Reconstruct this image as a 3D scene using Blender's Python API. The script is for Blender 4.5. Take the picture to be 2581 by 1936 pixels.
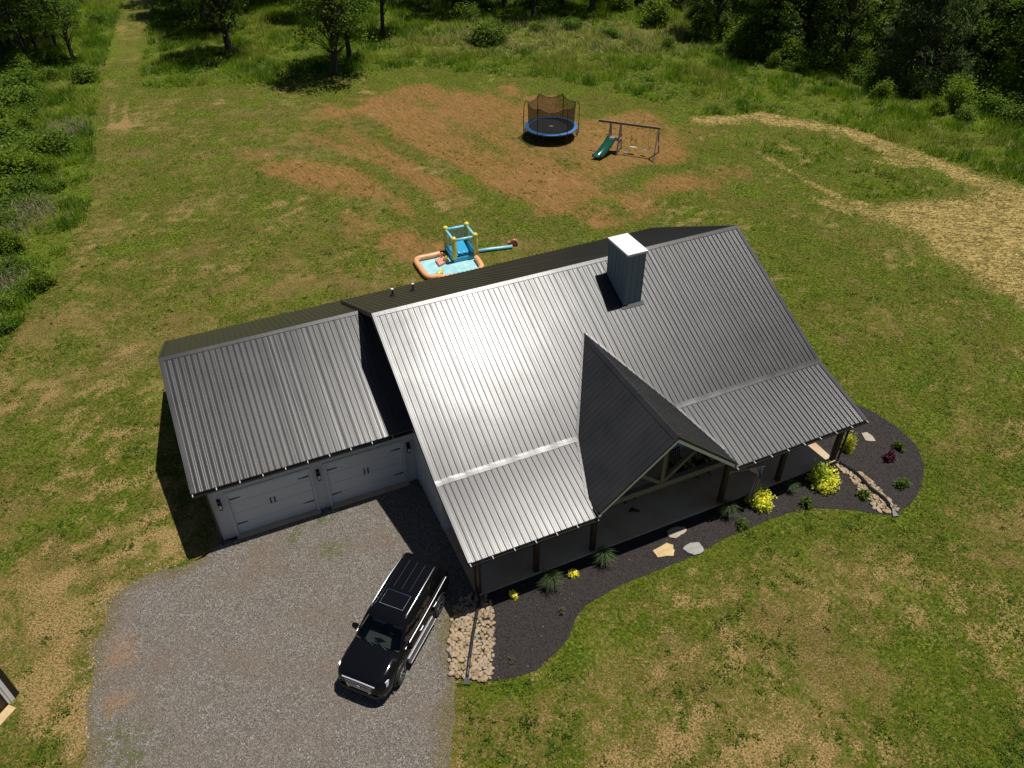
import bpy, math, random
import numpy as np
from mathutils import Vector, Matrix

for o in list(bpy.data.objects): bpy.data.objects.remove(o)
scene = bpy.context.scene
col = scene.collection

# ---------------------------------------------------------------- camera
CAM_F, CAM_P, CAM_H, CAM_R = 1960.24, 0.681, 23.605, -0.006     # focal (px of 2581), pitch, height, roll
cam_d = bpy.data.cameras.new('camera'); cam = bpy.data.objects.new('camera', cam_d); col.objects.link(cam)
cp, sp, cr, sr = math.cos(CAM_P), math.sin(CAM_P), math.cos(CAM_R), math.sin(CAM_R)
R0, U0, F0 = Vector((1, 0, 0)), Vector((0, sp, cp)), Vector((0, cp, -sp))
Rr, Ur = cr*R0 + sr*U0, cr*U0 - sr*R0
cam.matrix_world = Matrix(((Rr.x, Ur.x, -F0.x, 0), (Rr.y, Ur.y, -F0.y, 0), (Rr.z, Ur.z, -F0.z, CAM_H), (0, 0, 0, 1)))
cam_d.sensor_width = 36; cam_d.lens = 36*CAM_F/2581; cam_d.clip_start = .1; cam_d.clip_end = 6000
scene.camera = cam

# ---------------------------------------------------------------- sky and sun
SUN_AZ, SUN_EL = math.radians(65), math.radians(73.5)
world = bpy.data.worlds.new('World'); scene.world = world; world.use_nodes = True
wn = world.node_tree.nodes; wl = world.node_tree.links
sky = wn.new('ShaderNodeTexSky'); sky.sky_type = 'NISHITA'; sky.sun_disc = False
sky.sun_elevation = SUN_EL; sky.sun_rotation = SUN_AZ; sky.air_density = .7; sky.dust_density = .4
wl.new(sky.outputs[0], wn['Background'].inputs[0]); wn['Background'].inputs[1].default_value = 0.05
sun_d = bpy.data.lights.new('sun', 'SUN'); sun_d.energy = 5.0; sun_d.angle = math.radians(.53); sun_d.color = (1, .96, .9)
sun = bpy.data.objects.new('sun', sun_d); col.objects.link(sun)
sv = Vector((math.sin(SUN_AZ)*math.cos(SUN_EL), math.cos(SUN_AZ)*math.cos(SUN_EL), math.sin(SUN_EL)))
sun.location = sv*120; sun.rotation_euler = sv.to_track_quat('Z', 'Y').to_euler()
scene.view_settings.view_transform = 'Standard'; scene.view_settings.look = 'None'
scene.view_settings.exposure = -0.02; scene.view_settings.gamma = 1
scene.render.engine = 'CYCLES'
scene.cycles.max_bounces = 6; scene.cycles.transparent_max_bounces = 24

rng = np.random.default_rng(7)
random.seed(7)
PI = math.pi

# ---------------------------------------------------------------- pixel -> ground
def ray(x, y):
    xx, yy = (x-1290.5)/CAM_F, (y-968)/CAM_F
    c, s = math.cos(CAM_R), math.sin(CAM_R); xx, yy = c*xx+s*yy, -s*xx+c*yy
    return xx, cp-yy*sp, -sp-yy*cp
def S(x, y, z=0):                      # photo pixel -> point at height z
    d = ray(x, y); t = (z-CAM_H)/d[2]; return (t*d[0], t*d[1], z)
VS = 2581/2212
def V(x, y, z=0): return S(x*VS, y*VS, z)
HX, HY, PSI = -5.43, 25.197, 0.421
def toh(p):
    c, s = math.cos(PSI), math.sin(PSI); a, b = p[0]-HX, p[1]-HY
    return (c*a+s*b, -s*a+c*b, p[2])
def toworld(u, v, z=0):
    c, s = math.cos(PSI), math.sin(PSI); return (HX+c*u-s*v, HY+s*u+c*v, z)

# ---------------------------------------------------------------- mesh helpers
class MB:
    def __init__(s): s.v = []; s.f = []
    def add(s, v, f):
        n = len(s.v); s.v += [tuple(p) for p in v]; s.f += [tuple(i+n for i in q) for q in f]; return s
    def hexa(s, p):        # 8 points, bottom 4 ccw then top 4
        return s.add(p, [(3, 2, 1, 0), (4, 5, 6, 7), (0, 1, 5, 4), (1, 2, 6, 5), (2, 3, 7, 6), (3, 0, 4, 7)])
    def box(s, x0, x1, y0, y1, z0, z1):
        return s.hexa([(x0, y0, z0), (x1, y0, z0), (x1, y1, z0), (x0, y1, z0), (x0, y0, z1), (x1, y0, z1), (x1, y1, z1), (x0, y1, z1)])
    def cbox(s, c, d, rz=0):
        ca, sa = math.cos(rz), math.sin(rz); P = []
        for z in (-.5, .5):
            for x, y in ((-.5, -.5), (.5, -.5), (.5, .5), (-.5, .5)):
                X, Y = x*d[0], y*d[1]; P.append((c[0]+ca*X-sa*Y, c[1]+sa*X+ca*Y, c[2]+z*d[2]))
        return s.hexa(P)
    def bar(s, a, b, w, h, up=(0, 0, 1)):      # rectangular bar from a to b
        a, b = Vector(a), Vector(b); d = (b-a).normalized(); up = Vector(up)
        if abs(d.dot(up)) > .98: up = Vector((1, 0, 0))
        x = d.cross(up).normalized(); y = x.cross(d).normalized(); P = []
        for e in (a, b):
            for i, j in ((-1, -1), (1, -1), (1, 1), (-1, 1)): P.append(e+x*(i*w/2)+y*(j*h/2))
        return s.hexa(P)
    def tube(s, pts, r, n=8, cap=True):
        pts = [Vector(p) for p in pts]; N = len(pts)
        rs = r if isinstance(r, (list, tuple)) else [r]*N
        rings = []; prev = None
        for i, p in enumerate(pts):
            d = (pts[min(i+1, N-1)]-pts[max(i-1, 0)]).normalized()
            if prev is None: x = d.orthogonal().normalized()
            else: x = (prev-d*prev.dot(d)).normalized()
            prev = x; y = d.cross(x)
            rings.append([p+(x*math.cos(2*PI*k/n)+y*math.sin(2*PI*k/n))*rs[i] for k in range(n)])
        v = [q for r_ in rings for q in r_]; f = []
        for i in range(N-1):
            for k in range(n): f.append((i*n+k, i*n+(k+1) % n, (i+1)*n+(k+1) % n, (i+1)*n+k))
        if cap: f.append(tuple(range(n-1, -1, -1))); f.append(tuple((N-1)*n+k for k in range(n)))
        return s.add(v, f)
    def ring(s, c, R, r, n=32, m=8, sx=1, sy=1):
        v = []; f = []
        for i in range(n):
            a = 2*PI*i/n
            for k in range(m):
                b = 2*PI*k/m; q = R+r*math.cos(b); v.append((c[0]+q*math.cos(a)*sx, c[1]+q*math.sin(a)*sy, c[2]+r*math.sin(b)))
        for i in range(n):
            for k in range(m): f.append((i*m+k, ((i+1) % n)*m+k, ((i+1) % n)*m+(k+1) % m, i*m+(k+1) % m))
        return s.add(v, f)
    def lathe(s, prof, n=24, c=(0, 0, 0), axis='z'):
        v = []; f = []; m = len(prof)
        for i in range(n):
            a = 2*PI*i/n
            for r, z in prof:
                x, y = r*math.cos(a), r*math.sin(a)
                p = (x, y, z) if axis == 'z' else (x, z, y)
                v.append((c[0]+p[0], c[1]+p[1], c[2]+p[2]))
        for i in range(n):
            for k in range(m-1): f.append((i*m+k, ((i+1) % n)*m+k, ((i+1) % n)*m+k+1, i*m+k+1))
        return s.add(v, f)
    def prism(s, poly, z0, z1):
        n = len(poly); a = [(p[0], p[1], z0(p) if callable(z0) else z0) for p in poly]; b = [(p[0], p[1], z1(p) if callable(z1) else z1) for p in poly]
        f = [tuple(range(n-1, -1, -1)), tuple(range(n, 2*n))]+[(i, (i+1) % n, n+(i+1) % n, n+i) for i in range(n)]
        return s.add(a+b, f)
    def extr(s, poly3, d):                      # planar 3-D outline pushed along d
        n = len(poly3); d = Vector(d); a = [Vector(p) for p in poly3]; b = [p+d for p in a]
        return s.add(a+b, [tuple(range(n-1, -1, -1)), tuple(range(n, 2*n))]+[(i, (i+1) % n, n+(i+1) % n, n+i) for i in range(n)])

def link(o, parent=None):
    col.objects.link(o)
    if parent is not None: o.parent = parent
    return o
def obj(name, mb, mat, parent=None, smooth=False, fix=True):
    me = bpy.data.meshes.new(name); me.from_pydata([tuple(p) for p in mb.v], [], mb.f)
    if fix:
        import bmesh
        bm = bmesh.new(); bm.from_mesh(me); bmesh.ops.recalc_face_normals(bm, faces=bm.faces); bm.to_mesh(me); bm.free()
    me.materials.append(mat)
    if smooth is True: me.shade_smooth()
    elif smooth:
        me.shade_smooth(); me.set_sharp_from_angle(angle=math.radians(smooth))
    return link(bpy.data.objects.new(name, me), parent)
def meshobj(name, me, parent=None): return link(bpy.data.objects.new(name, me), parent)
def bevel(o, w, n=2):
    m = o.modifiers.new('bevel', 'BEVEL'); m.width = w; m.segments = n; m.limit_method = 'ANGLE'; m.angle_limit = math.radians(40); return o
def empty(name, loc=(0, 0, 0), rz=0):
    o = bpy.data.objects.new(name, None); o.empty_display_size = .2; o.location = loc; o.rotation_euler = (0, 0, rz); return link(o)
def tag(o, label, cat, group=None):
    o['label'] = label; o['category'] = cat
    if group: o['group'] = group
    return o
def kind(o, k, label=None):
    o['kind'] = k
    if label: o['label'] = label
    return o
def copy_tree(o, parent=None):
    c = o.copy(); col.objects.link(c); c.parent = parent
    for ch in o.children: copy_tree(ch, c)
    return c

# big triangle soups with a colour per corner-group
def soup(name, tris, cols, mat, parent=None, normals=None):      # tris (N,3,3), cols (N,3)
    n = len(tris); me = bpy.data.meshes.new(name)
    me.vertices.add(n*3); me.vertices.foreach_set('co', np.ascontiguousarray(tris, dtype=np.float32).ravel())
    me.loops.add(n*3); me.loops.foreach_set('vertex_index', np.arange(n*3, dtype=np.int32))
    me.polygons.add(n); me.polygons.foreach_set('loop_start', np.arange(0, n*3, 3, dtype=np.int32))
    me.update(calc_edges=True)
    if cols is not None:
        at = me.attributes.new('tint', 'FLOAT_COLOR', 'POINT')
        c4 = np.ones((n*3, 4), np.float32); c4[:, :3] = np.repeat(cols, 3, axis=0); at.data.foreach_set('color', c4.ravel())
    me.materials.append(mat)
    return me if name.startswith('~') else meshobj(name, me, parent)

# ---------------------------------------------------------------- noise (for layout of growth, not for light)
def _h(xi, yi, seed):
    h = (xi*374761393 + yi*668265263 + seed*974634521) & 0xffffffff
    h = ((h ^ (h >> 13))*1274126177) & 0xffffffff
    return ((h ^ (h >> 16)) & 0xffffff)/float(0xffffff)
def vn(x, y, seed=0):
    x = np.asarray(x, float); y = np.asarray(y, float)
    xi = np.floor(x).astype(np.int64); yi = np.floor(y).astype(np.int64); fx = x-xi; fy = y-yi
    fx = fx*fx*(3-2*fx); fy = fy*fy*(3-2*fy)
    return (_h(xi, yi, seed)*(1-fx)+_h(xi+1, yi, seed)*fx)*(1-fy)+(_h(xi, yi+1, seed)*(1-fx)+_h(xi+1, yi+1, seed)*fx)*fy
def fbm(x, y, o=4, seed=0):
    r = 0; a = .5; t = 0
    for i in range(o): r = r+a*vn(x*2**i, y*2**i, seed+i*17); t += a; a *= .5
    return r/t
def sdpoly(px, py, poly):                # signed distance, negative inside
    px = np.asarray(px, float); py = np.asarray(py, float)
    d = np.full(px.shape, 1e18); s = np.ones(px.shape); n = len(poly)
    for i in range(n):
        ax, ay = poly[i][0], poly[i][1]; bx, by = poly[i-1][0], poly[i-1][1]
        ex, ey = bx-ax, by-ay; wx, wy = px-ax, py-ay
        t = np.clip((wx*ex+wy*ey)/(ex*ex+ey*ey), 0, 1); d = np.minimum(d, (wx-ex*t)**2+(wy-ey*t)**2)
        c1 = py >= ay; c2 = py < by; c3 = ex*wy > ey*wx
        s = np.where((c1 & c2 & c3) | (~c1 & ~c2 & ~c3), -s, s)
    return s*np.sqrt(d)
def sdline(px, py, line):
    px = np.asarray(px, float); py = np.asarray(py, float); d = np.full(px.shape, 1e18)
    for i in range(len(line)-1):
        ax, ay = line[i][0], line[i][1]; ex, ey = line[i+1][0]-ax, line[i+1][1]-ay; wx, wy = px-ax, py-ay
        t = np.clip((wx*ex+wy*ey)/(ex*ex+ey*ey), 0, 1); d = np.minimum(d, (wx-ex*t)**2+(wy-ey*t)**2)
    return np.sqrt(d)
def smooth(a, b, x): t = np.clip((x-a)/(b-a), 0, 1); return t*t*(3-2*t)

# ---------------------------------------------------------------- materials
class NT:
    def __init__(s, name):
        s.m = bpy.data.materials.new(name); s.m.use_nodes = True; s.t = s.m.node_tree; s.n = s.t.nodes; s.p = s.n['Principled BSDF']; s.out = s.n['Material Output']
    def new(s, t, **k):
        n = s.n.new('ShaderNode'+t)
        for a, b in k.items(): setattr(n, a, b)
        return n
    def L(s, a, b): s.t.links.new(a, b)
    def co(s, scale=(1, 1, 1), rz=0, kind='Object'):
        c = s.new('TexCoord'); m = s.new('Mapping'); m.inputs['Scale'].default_value = scale; m.inputs['Rotation'].default_value = (0, 0, rz)
        s.L(c.outputs[kind], m.inputs[0]); return m.outputs[0]
    def geo(s, scale=(1, 1, 1), rz=0):
        c = s.new('NewGeometry'); m = s.new('Mapping'); m.inputs['Scale'].default_value = scale; m.inputs['Rotation'].default_value = (0, 0, rz)
        s.L(c.outputs['Position'], m.inputs[0]); return m.outputs[0]
    def noise(s, scale, detail=3, rough=.55, vec=None, dist=0):
        n = s.new('TexNoise'); n.inputs['Scale'].default_value = scale; n.inputs['Detail'].default_value = detail; n.inputs['Roughness'].default_value = rough; n.inputs['Distortion'].default_value = dist
        if vec is not None: s.L(vec, n.inputs['Vector'])
        return n.outputs[0]
    def ramp(s, fac, stops):
        r = s.new('ValToRGB'); e = r.color_ramp.elements
        while len(e) < len(stops): e.new(.5)
        for q, (p, c) in zip(e, stops): q.position = p; q.color = (*c, 1) if len(c) == 3 else c
        s.L(fac, r.inputs[0]); return r.outputs[0]
    def mix(s, f, a, b, blend='MIX'):
        m = s.new('Mix', data_type='RGBA', blend_type=blend)
        for v, i in ((f, 0), (a, 6), (b, 7)):
            if hasattr(v, 'links'): s.L(v, m.inputs[i])
            elif isinstance(v, (int, float)): m.inputs[i].default_value = v
            else: m.inputs[i].default_value = (*v, 1)
        return m.outputs[2]
    def math(s, op, a, b=0, c=0, clamp=False):
        m = s.new('Math', operation=op, use_clamp=clamp)
        for i, v in enumerate((a, b, c)):
            if hasattr(v, 'links'): s.L(v, m.inputs[i])
            else: m.inputs[i].default_value = v
        return m.outputs[0]
    def attr(s, name, out='Fac', t='GEOMETRY'):
        a = s.new('Attribute', attribute_name=name, attribute_type=t); return a.outputs[out]
    def bump(s, h, st=.5, dist=.02):
        b = s.new('Bump'); b.inputs['Strength'].default_value = st; b.inputs['Distance'].default_value = dist; s.L(h, b.inputs['Height']); s.L(b.outputs[0], s.p.inputs['Normal']); return b
    def set(s, **k):
        for a, v in k.items():
            i = s.p.inputs[a.replace('_', ' ')]
            if hasattr(v, 'links'): s.L(v, i)
            elif isinstance(v, tuple) and len(v) == 3: i.default_value = (*v, 1)
            else: i.default_value = v
        return s

def plain(name, c, rough=.6, var=.15, scale=6, metallic=0, spec=.5, bump=0, bscale=40, geo=True):
    t = NT(name); v = t.geo() if geo else t.co()
    n = t.noise(scale, 4, .6, v)
    a = tuple(max(0, x*(1-var)) for x in c); b = tuple(min(1, x*(1+var)) for x in c)
    t.set(Base_Color=t.ramp(n, [(.3, a), (.7, b)]), Roughness=rough, Metallic=metallic)
    t.p.inputs['Specular IOR Level'].default_value = spec
    if bump: t.bump(t.noise(bscale, 4, .6, v), bump, .01)
    return t.m

M = {}
# charcoal painted steel roofing: satin coat, a little uneven
t = NT('roof_metal'); v = t.co((1, 1, 1)); n = t.noise(.9, 3, .5, v); n2 = t.noise(30, 3, .6, v)
t.set(Base_Color=t.ramp(n, [(.3, (.022, .022, .023)), (.75, (.032, .031, .031))]), Roughness=t.math('ADD', t.math('MULTIPLY', n, .10), t.math('ADD', t.math('MULTIPLY', n2, .05), .275)), Metallic=0.0)
t.p.inputs['Specular IOR Level'].default_value = .44; t.p.inputs['Coat Weight'].default_value = .08; t.p.inputs['Coat Roughness'].default_value = .2
t.bump(t.noise(1.6, 2, .5, v), .12, .006)
M['roof'] = t.m
M['black_trim'] = plain('black_trim', (.012, .012, .013), .4, .1)
M['gutter'] = plain('gutter_black', (.012, .012, .013), .3, .1, spec=.7)
M['bracket'] = plain('bracket_steel', (.5, .5, .5), .4, .05)
t = NT('white_siding'); v = t.co(); n = t.noise(1.3, 4, .6, v); n2 = t.noise(60, 3, .6, t.co((1, 1, .15)))
t.set(Base_Color=t.mix(t.ramp(n, [(.35, (0, 0, 0)), (.75, (1, 1, 1))]), (.47, .485, .49), (.52, .53, .535)), Roughness=.6); t.bump(n2, .25, .004)
M['siding'] = t.m
t = NT('slate_siding'); n2 = t.noise(60, 3, .6, t.co((1, 1, .15)))
t.set(Base_Color=t.mix(n2, (.19, .225, .26), (.225, .26, .295)), Roughness=.6); M['chim'] = t.m
M['trim'] = plain('pale_trim', (.52, .53, .54), .55, .05, 3)
M['white'] = plain('white_paint', (.78, .78, .77), .5, .04, 3)
M['soffit'] = plain('soffit_wood', (.30, .24, .16), .7, .2, 4)
t = NT('garage_door_paint'); v = t.co(); n2 = t.noise(25, 3, .6, t.co((.1, 1, 1)))
t.set(Base_Color=t.mix(n2, (.58, .59, .59), (.64, .645, .64)), Roughness=.5); t.bump(n2, .2, .004)
M['gdoor'] = t.m
t = NT('porch_timber'); v = t.co((1, 1, .12)); n = t.noise(14, 5, .65, v)
t.set(Base_Color=t.ramp(n, [(.3, (.035, .018, .010)), (.7, (.075, .038, .02))]), Roughness=.65); t.bump(n, .3, .006); M['post'] = t.m
t = NT('treated_timber'); n = t.noise(10, 5, .65, t.co()); 
t.set(Base_Color=t.ramp(n, [(.3, (.12, .105, .07)), (.7, (.21, .185, .13))]), Roughness=.75); M['timber'] = t.m
t = NT('grey_timber'); n = t.noise(12, 5, .65, t.co())
t.set(Base_Color=t.ramp(n, [(.3, (.14, .10, .075)), (.7, (.28, .22, .18))]), Roughness=.8); M['greywood'] = t.m
t = NT('concrete_slab'); v = t.co(); n = t.noise(.7, 5, .6, v); n2 = t.noise(30, 4, .6, v)
t.set(Base_Color=t.mix(t.math('MULTIPLY', n2, .35), t.ramp(n, [(.3, (.50, .29, .17)), (.5, (.56, .42, .27)), (.72, (.60, .48, .33))]), (.25, .22, .18)), Roughness=.55); M['slab'] = t.m
M['dark'] = plain('dark_interior', (.02, .02, .02), .8)
t = NT('window_glass'); t.set(Base_Color=(.01, .012, .014), Roughness=.04); M['pane'] = t.m
M['blackmetal'] = plain('black_metal', (.012, .012, .013), .35, .15)
M['lamp_glass'] = plain('frosted_glass', (.6, .6, .58), .2, .05)
# ================================================================ ground
RED = [V(*p) for p in [(560,372),(640,300),(700,268),(790,200),(930,182),(1130,200),(1290,235),(1440,245),(1540,285),(1565,360),(1500,425),(1390,478),(1300,468),(1200,472),(1100,462),(1020,445),(950,480),(880,530),(790,480),(690,420)]]
GREENLINES = [[S(*p) for p in q] for q in ([(900,300),(989,361),(1070,405),(1158,445),(1249,519),(1280,560)], [(700,355),(791,383),(860,400),(932,423),(1045,496),(1100,540)], [(680,500),(800,505),(930,520),(1010,560)], [(1560,470),(1640,430),(1750,420),(1830,380)])]
STRAW = [V(*p) for p in [(1790,440),(1880,450),(1960,436),(2060,425),(2150,398),(2300,400),(2400,520),(2400,700),(2212,650),(2120,605),(2060,580),(2010,545),(1960,500),(1880,470)]]
HAYARC = [V(*p) for p in [(1525,262),(1590,253),(1640,250),(1760,268),(1850,290),(1950,328),(2060,372),(2150,398),(2300,440)]]
HAYLINES = [[V(*p) for p in q] for q in ([(1735,415),(1790,445),(1850,465),(1930,485),(2010,500)], [(1690,360),(1760,400),(1820,430),(1900,445)], [(1640,330),(1700,365)])]
TALL_L = [V(*p) for p in [(-60,850),(0,765),(60,670),(120,592),(185,470),(203,380),(205,300),(215,200),(236,100),(272,0),(285,-60),(-700,-60),(-900,700)]]
TALL_T = [V(*p) for p in [(352,-80),(335,0),(318,90),(300,188),(350,192),(480,184),(640,184),(700,174),(760,158),(850,150),(950,150),(1060,162),(1200,172),(1330,200),(1420,222),(1500,252),(1580,252),(1640,240),(1700,252),(1830,274),(1950,314),(2080,362),(2212,395),(2500,470),(3000,300),(3000,-80)]]
PATCH = [V(*p) for p in [(1590,312),(1700,292),(1800,300),(1900,320),(2000,350),(2110,392),(2040,420),(1960,432),(1880,438),(1790,392),(1700,352)]]
TRACKS = [[V(*p) for p in q] for q in ([(290,-40),(268,60),(258,150),(245,210),(238,290),(228,420)], [(318,-40),(296,60),(282,150),(272,210),(268,290),(262,420)])]
DRIVE = [V(*p) for p in [(440,1205),(395,1222),(330,1240),(272,1268),(232,1312),(205,1395),(190,1500),(182,1600),(180,1720),(170,1900),(965,1900),(972,1660),(980,1480),(975,1400),(978,1330),(1003,1292)]]+[toworld(.39, -9.0), toworld(.39, -2.74), toworld(-7.5, -2.74)]
def lawn_sd(x, y): return sdpoly(x, y, DRIVE)
MULCH = [V(*p) for p in [(1034,1284),(1066,1310),(1063,1400),(1060,1473),(1112,1464),(1160,1447),(1200,1412),(1226,1380),(1241,1345),(1263,1308),(1330,1270),(1420,1232),(1500,1200),(1560,1166),(1620,1140),(1690,1112),(1745,1098),(1800,1098),(1850,1104),(1900,1112),(1938,1112),(1968,1090),(1990,1050),(1997,1005),(1977,960),(1935,922),(1890,892),(1840,870)]]+[toworld(17.0,-6.0),toworld(16.6,-9.0),toworld(.5,-9.0)]
ROCK_L = [V(*p) for p in [(985,1303),(1012,1285),(1040,1282),(1058,1300),(1067,1330),(1066,1390),(1060,1472),(1015,1470),(972,1460),(968,1415),(975,1355)]]
ROCK_R = [S(1700+a*.3165, 950+b*.3165) for a, b in [(1285,690),(1330,700),(1400,752),(1470,765),(1560,830),(1650,925),(1730,1010),(1795,1045),(1750,1068),(1690,1085),(1600,1066),(1545,975),(1470,900),(1390,800),(1310,745)]]
HOUSEP = [toworld(*p) for p in [(-7.6,-2.7),(.4,-2.7),(.4,-9.2),(16.95,-9.2),(16.95,6.2),(.4,6.2),(.4,7.4),(-7.6,7.4)]]
a_, b_ = S(1012, 378), S(1181, 502); STREAK = math.atan2(b_[1]-a_[1], b_[0]-a_[0])

def fields(x, y):
    w = fbm(x*.35, y*.35, 4, 3)-.5; w2 = fbm(x*1.1, y*1.1, 3, 9)-.5
    sd = sdpoly(x, y, RED)
    red = smooth(3.0, -3.0, sd+w*8+w2*2)
    # along-streak patchiness
    c, s = math.cos(STREAK), math.sin(STREAK); p, q = c*x+s*y, -s*x+c*y
    red = red*(.48+.52*smooth(.28, .56, fbm(p*.10, q*.32, 4, 21)))
    for g in GREENLINES: red = red*(1-.92*smooth(1.7, .1, sdline(x, y, g)+w*2.2+w2*1.2))
    straw = smooth(1.3, -2.0, sdpoly(x, y, STRAW)+w*2.2+w2*.8)
    straw = np.maximum(straw, smooth(2.0, .2, sdline(x, y, HAYARC)+w2*1.2+w*1.5)*(.45+.4*smooth(.35, .6, fbm(x*.5, y*.5, 3, 57))))
    for g in HAYLINES: straw = np.maximum(straw, smooth(.30, .05, sdline(x, y, g)+w2*.5)*.62)
    bare = smooth(.56, .74, .6*fbm(x*.30, y*.30, 3, 33)+.4*fbm(x*1.9, y*1.9, 3, 35))*smooth(-8, -13, x)*.48            # worn soil left of the garage
    bare = np.maximum(bare, smooth(.58, .76, .55*fbm(x*.35, y*.35, 3, 34)+.45*fbm(x*2.2, y*2.2, 3, 36)+.02*(x > 2)*(y < 20))*.7)
    bare = np.maximum(bare, .78*smooth(.50, .64, fbm(x*1.5, y*1.5, 3, 37))*smooth(.44, .56, fbm(x*.28, y*.28, 3, 38))*smooth(36, 26, y)*smooth(18, 8, x))
    for cx, cy, r in ((*V(250,1410)[:2], .9), (*V(120,1540)[:2], 1.2), (*V(95,1600)[:2], 1.1), (*V(60,1500)[:2], .9), (*V(160,1340)[:2], .8)):
        bare = np.maximum(bare, smooth(r, r*.45, np.hypot(x-cx, y-cy)+w*4.5+w2*2)*.58)
    for tk in TRACKS: bare = np.maximum(bare, smooth(.55, .15, sdline(x, y, tk)+w*1.2)*(.22+.7*smooth(4.5, 1.5, np.abs(y-65.5))))
    green = .63+.75*w+.6*w2+.05*smooth(40, 50, y)*(x < 0)-.10*smooth(24, 18, y)+.3*smooth(68, 74, y)
    green = green+.22*smooth(2, 14, x)*smooth(32, 40, y)             # lusher east and behind the house
    green = green-.10*smooth(-6, -14, x)*smooth(45, 28, y)
    green = green-.16*smooth(3, 8, x)*smooth(18, 14, y)*smooth(20, 10, x)
    green = green+.30*smooth(9, 15, x)*smooth(19, 13, y)+.15*smooth(-22, -27, x)*smooth(34, 26, y)
    green = green-.25*smooth(2.4, 1.2, np.hypot(x-V(200,640)[0], y-V(200,640)[1])+w*3)-.2*smooth(1.6, .8, np.hypot(x-V(640,625)[0], y-V(640,625)[1])+w*3)
    sm = sdpoly(x, y, MULCH); green = green+.3*smooth(1.5, .2, sm)
    tl = np.minimum(sdpoly(x, y, TALL_L), sdpoly(x, y, TALL_T))
    tall = smooth(.25, -.35, tl+w*.9)
    pt = smooth(.4, -.6, sdpoly(x, y, PATCH)+w*2.5)*smooth(.36, .55, fbm(x*.5, y*.5, 3, 51))
    green = np.clip(green+tall*.5+pt*.3, 0, 1); straw = np.maximum(straw*(1-.8*pt), .55*smooth(.5, -1, sdpoly(x, y, PATCH))*smooth(.50, .62, fbm(x*.35+y*.2, y*.6, 3, 58))*(1-pt))
    bare = bare*(1-tall*.8)
    return dict(red=red*(1-tall), straw=straw*(1-tall*.85), bare=bare*(1-straw), green=green, tall=tall, patch=pt)

def axis(lo, hi, st, far):
    c = list(np.arange(lo, hi+1e-6, st)); s = st; l = lo; h = hi; A = []; B = []
    while h < far: s *= 1.5; l -= s; h += s; A.append(l); B.append(h)
    return np.array(A[::-1]+c+B)
gx = axis(-62, 62, .35, 2500); gy = axis(4, 112, .35, 2500)
GX, GY = np.meshgrid(gx, gy); nx, ny = len(gx), len(gy)
t = NT('ground_lawn'); g = t.geo()
n_b = t.noise(.9, 4, .6, g); n_m = t.noise(4.5, 4, .65, g); n_f = t.noise(16, 4, .7, g); n_ff = t.noise(55, 3, .7, g)
stv = t.geo((.5, 7, 1), -STREAK); 
mp = [n for n in t.n if n.type == 'MAPPING'][-1]; mp.vector_type = 'TEXTURE'; mp.inputs['Rotation'].default_value = (0, 0, STREAK); mp.inputs['Scale'].default_value = (1.3, .17, 1)
n_s = t.noise(1.0, 4, .7, stv, .6)
n_g = t.noise(7, 3, .6, t.geo((1, 1, 1), .7))
grass = t.mix(t.ramp(n_b, [(.40, (0, 0, 0)), (.62, (.7, .7, .7))]), t.ramp(n_g, [(.40, (.022, .044, .003)), (.50, (.068, .102, .006)), (.60, (.125, .150, .010))]), t.ramp(n_f, [(.42, (.05, .062, .005)), (.6, (.14, .135, .014))]))
dead = t.mix(t.math('MULTIPLY', n_m, .5), t.ramp(n_f, [(.40, (.062, .044, .010)), (.5, (.175, .128, .038)), (.60, (.40, .30, .125))]), (.15, .112, .03))
gf = t.math('ADD', t.attr('green'), t.math('ADD', t.math('MULTIPLY', t.math('SUBTRACT', n_m, .5), 3.4), t.math('ADD', t.math('MULTIPLY', t.math('SUBTRACT', t.noise(1.7, 4, .6, g), .5), 2.2), t.math('MULTIPLY', t.math('SUBTRACT', n_f, .5), 2.6))))
gf = t.math('MULTIPLY_ADD', t.math('SUBTRACT', gf, .5), 2.6, .5, True)
c = t.mix(gf, dead, grass)
zt_ = t.ramp(t.noise(.30, 4, .6, g), [(.46, (0, 0, 0)), (.60, (.75, .75, .75))]); zv_ = t.ramp(t.noise(.36, 4, .6, t.geo((1, 1, 1), 1.1)), [(.50, (0, 0, 0)), (.64, (.8, .8, .8))])
c = t.mix(t.math('MULTIPLY', zt_, t.math('SUBTRACT', 1.15, t.attr('green'), 0, True)), c, t.ramp(n_f, [(.40, (.045, .034, .008)), (.52, (.12, .088, .024)), (.62, (.25, .18, .06))]))
c = t.mix(t.math('MULTIPLY', zv_, t.attr('green')), c, t.ramp(n_g, [(.40, (.034, .066, .003)), (.5, (.085, .130, .006)), (.60, (.155, .20, .010))]))
soil = t.mix(n_b, t.ramp(n_s, [(.36, (.095, .036, .014)), (.5, (.255, .100, .038)), (.64, (.38, .185, .072))]), t.ramp(n_f, [(.42, (.13, .065, .018)), (.58, (.37, .20, .068))]))
rf = t.math('MULTIPLY_ADD', t.math('SUBTRACT', t.math('ADD', t.attr('red'), t.math('MULTIPLY', t.math('SUBTRACT', n_m, .5), 2.2)), t.math('MULTIPLY_ADD', gf, .45, .25)), 1.7, .5, True)
c = t.mix(t.math('MULTIPLY', rf, .76), c, soil)
tan = t.mix(t.math('MULTIPLY', n_b, .55), t.ramp(n_f, [(.42, (.19, .125, .045)), (.58, (.42, .31, .14))]), t.ramp(n_f, [(.42, (.20, .080, .026)), (.58, (.38, .18, .065))]))
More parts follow.
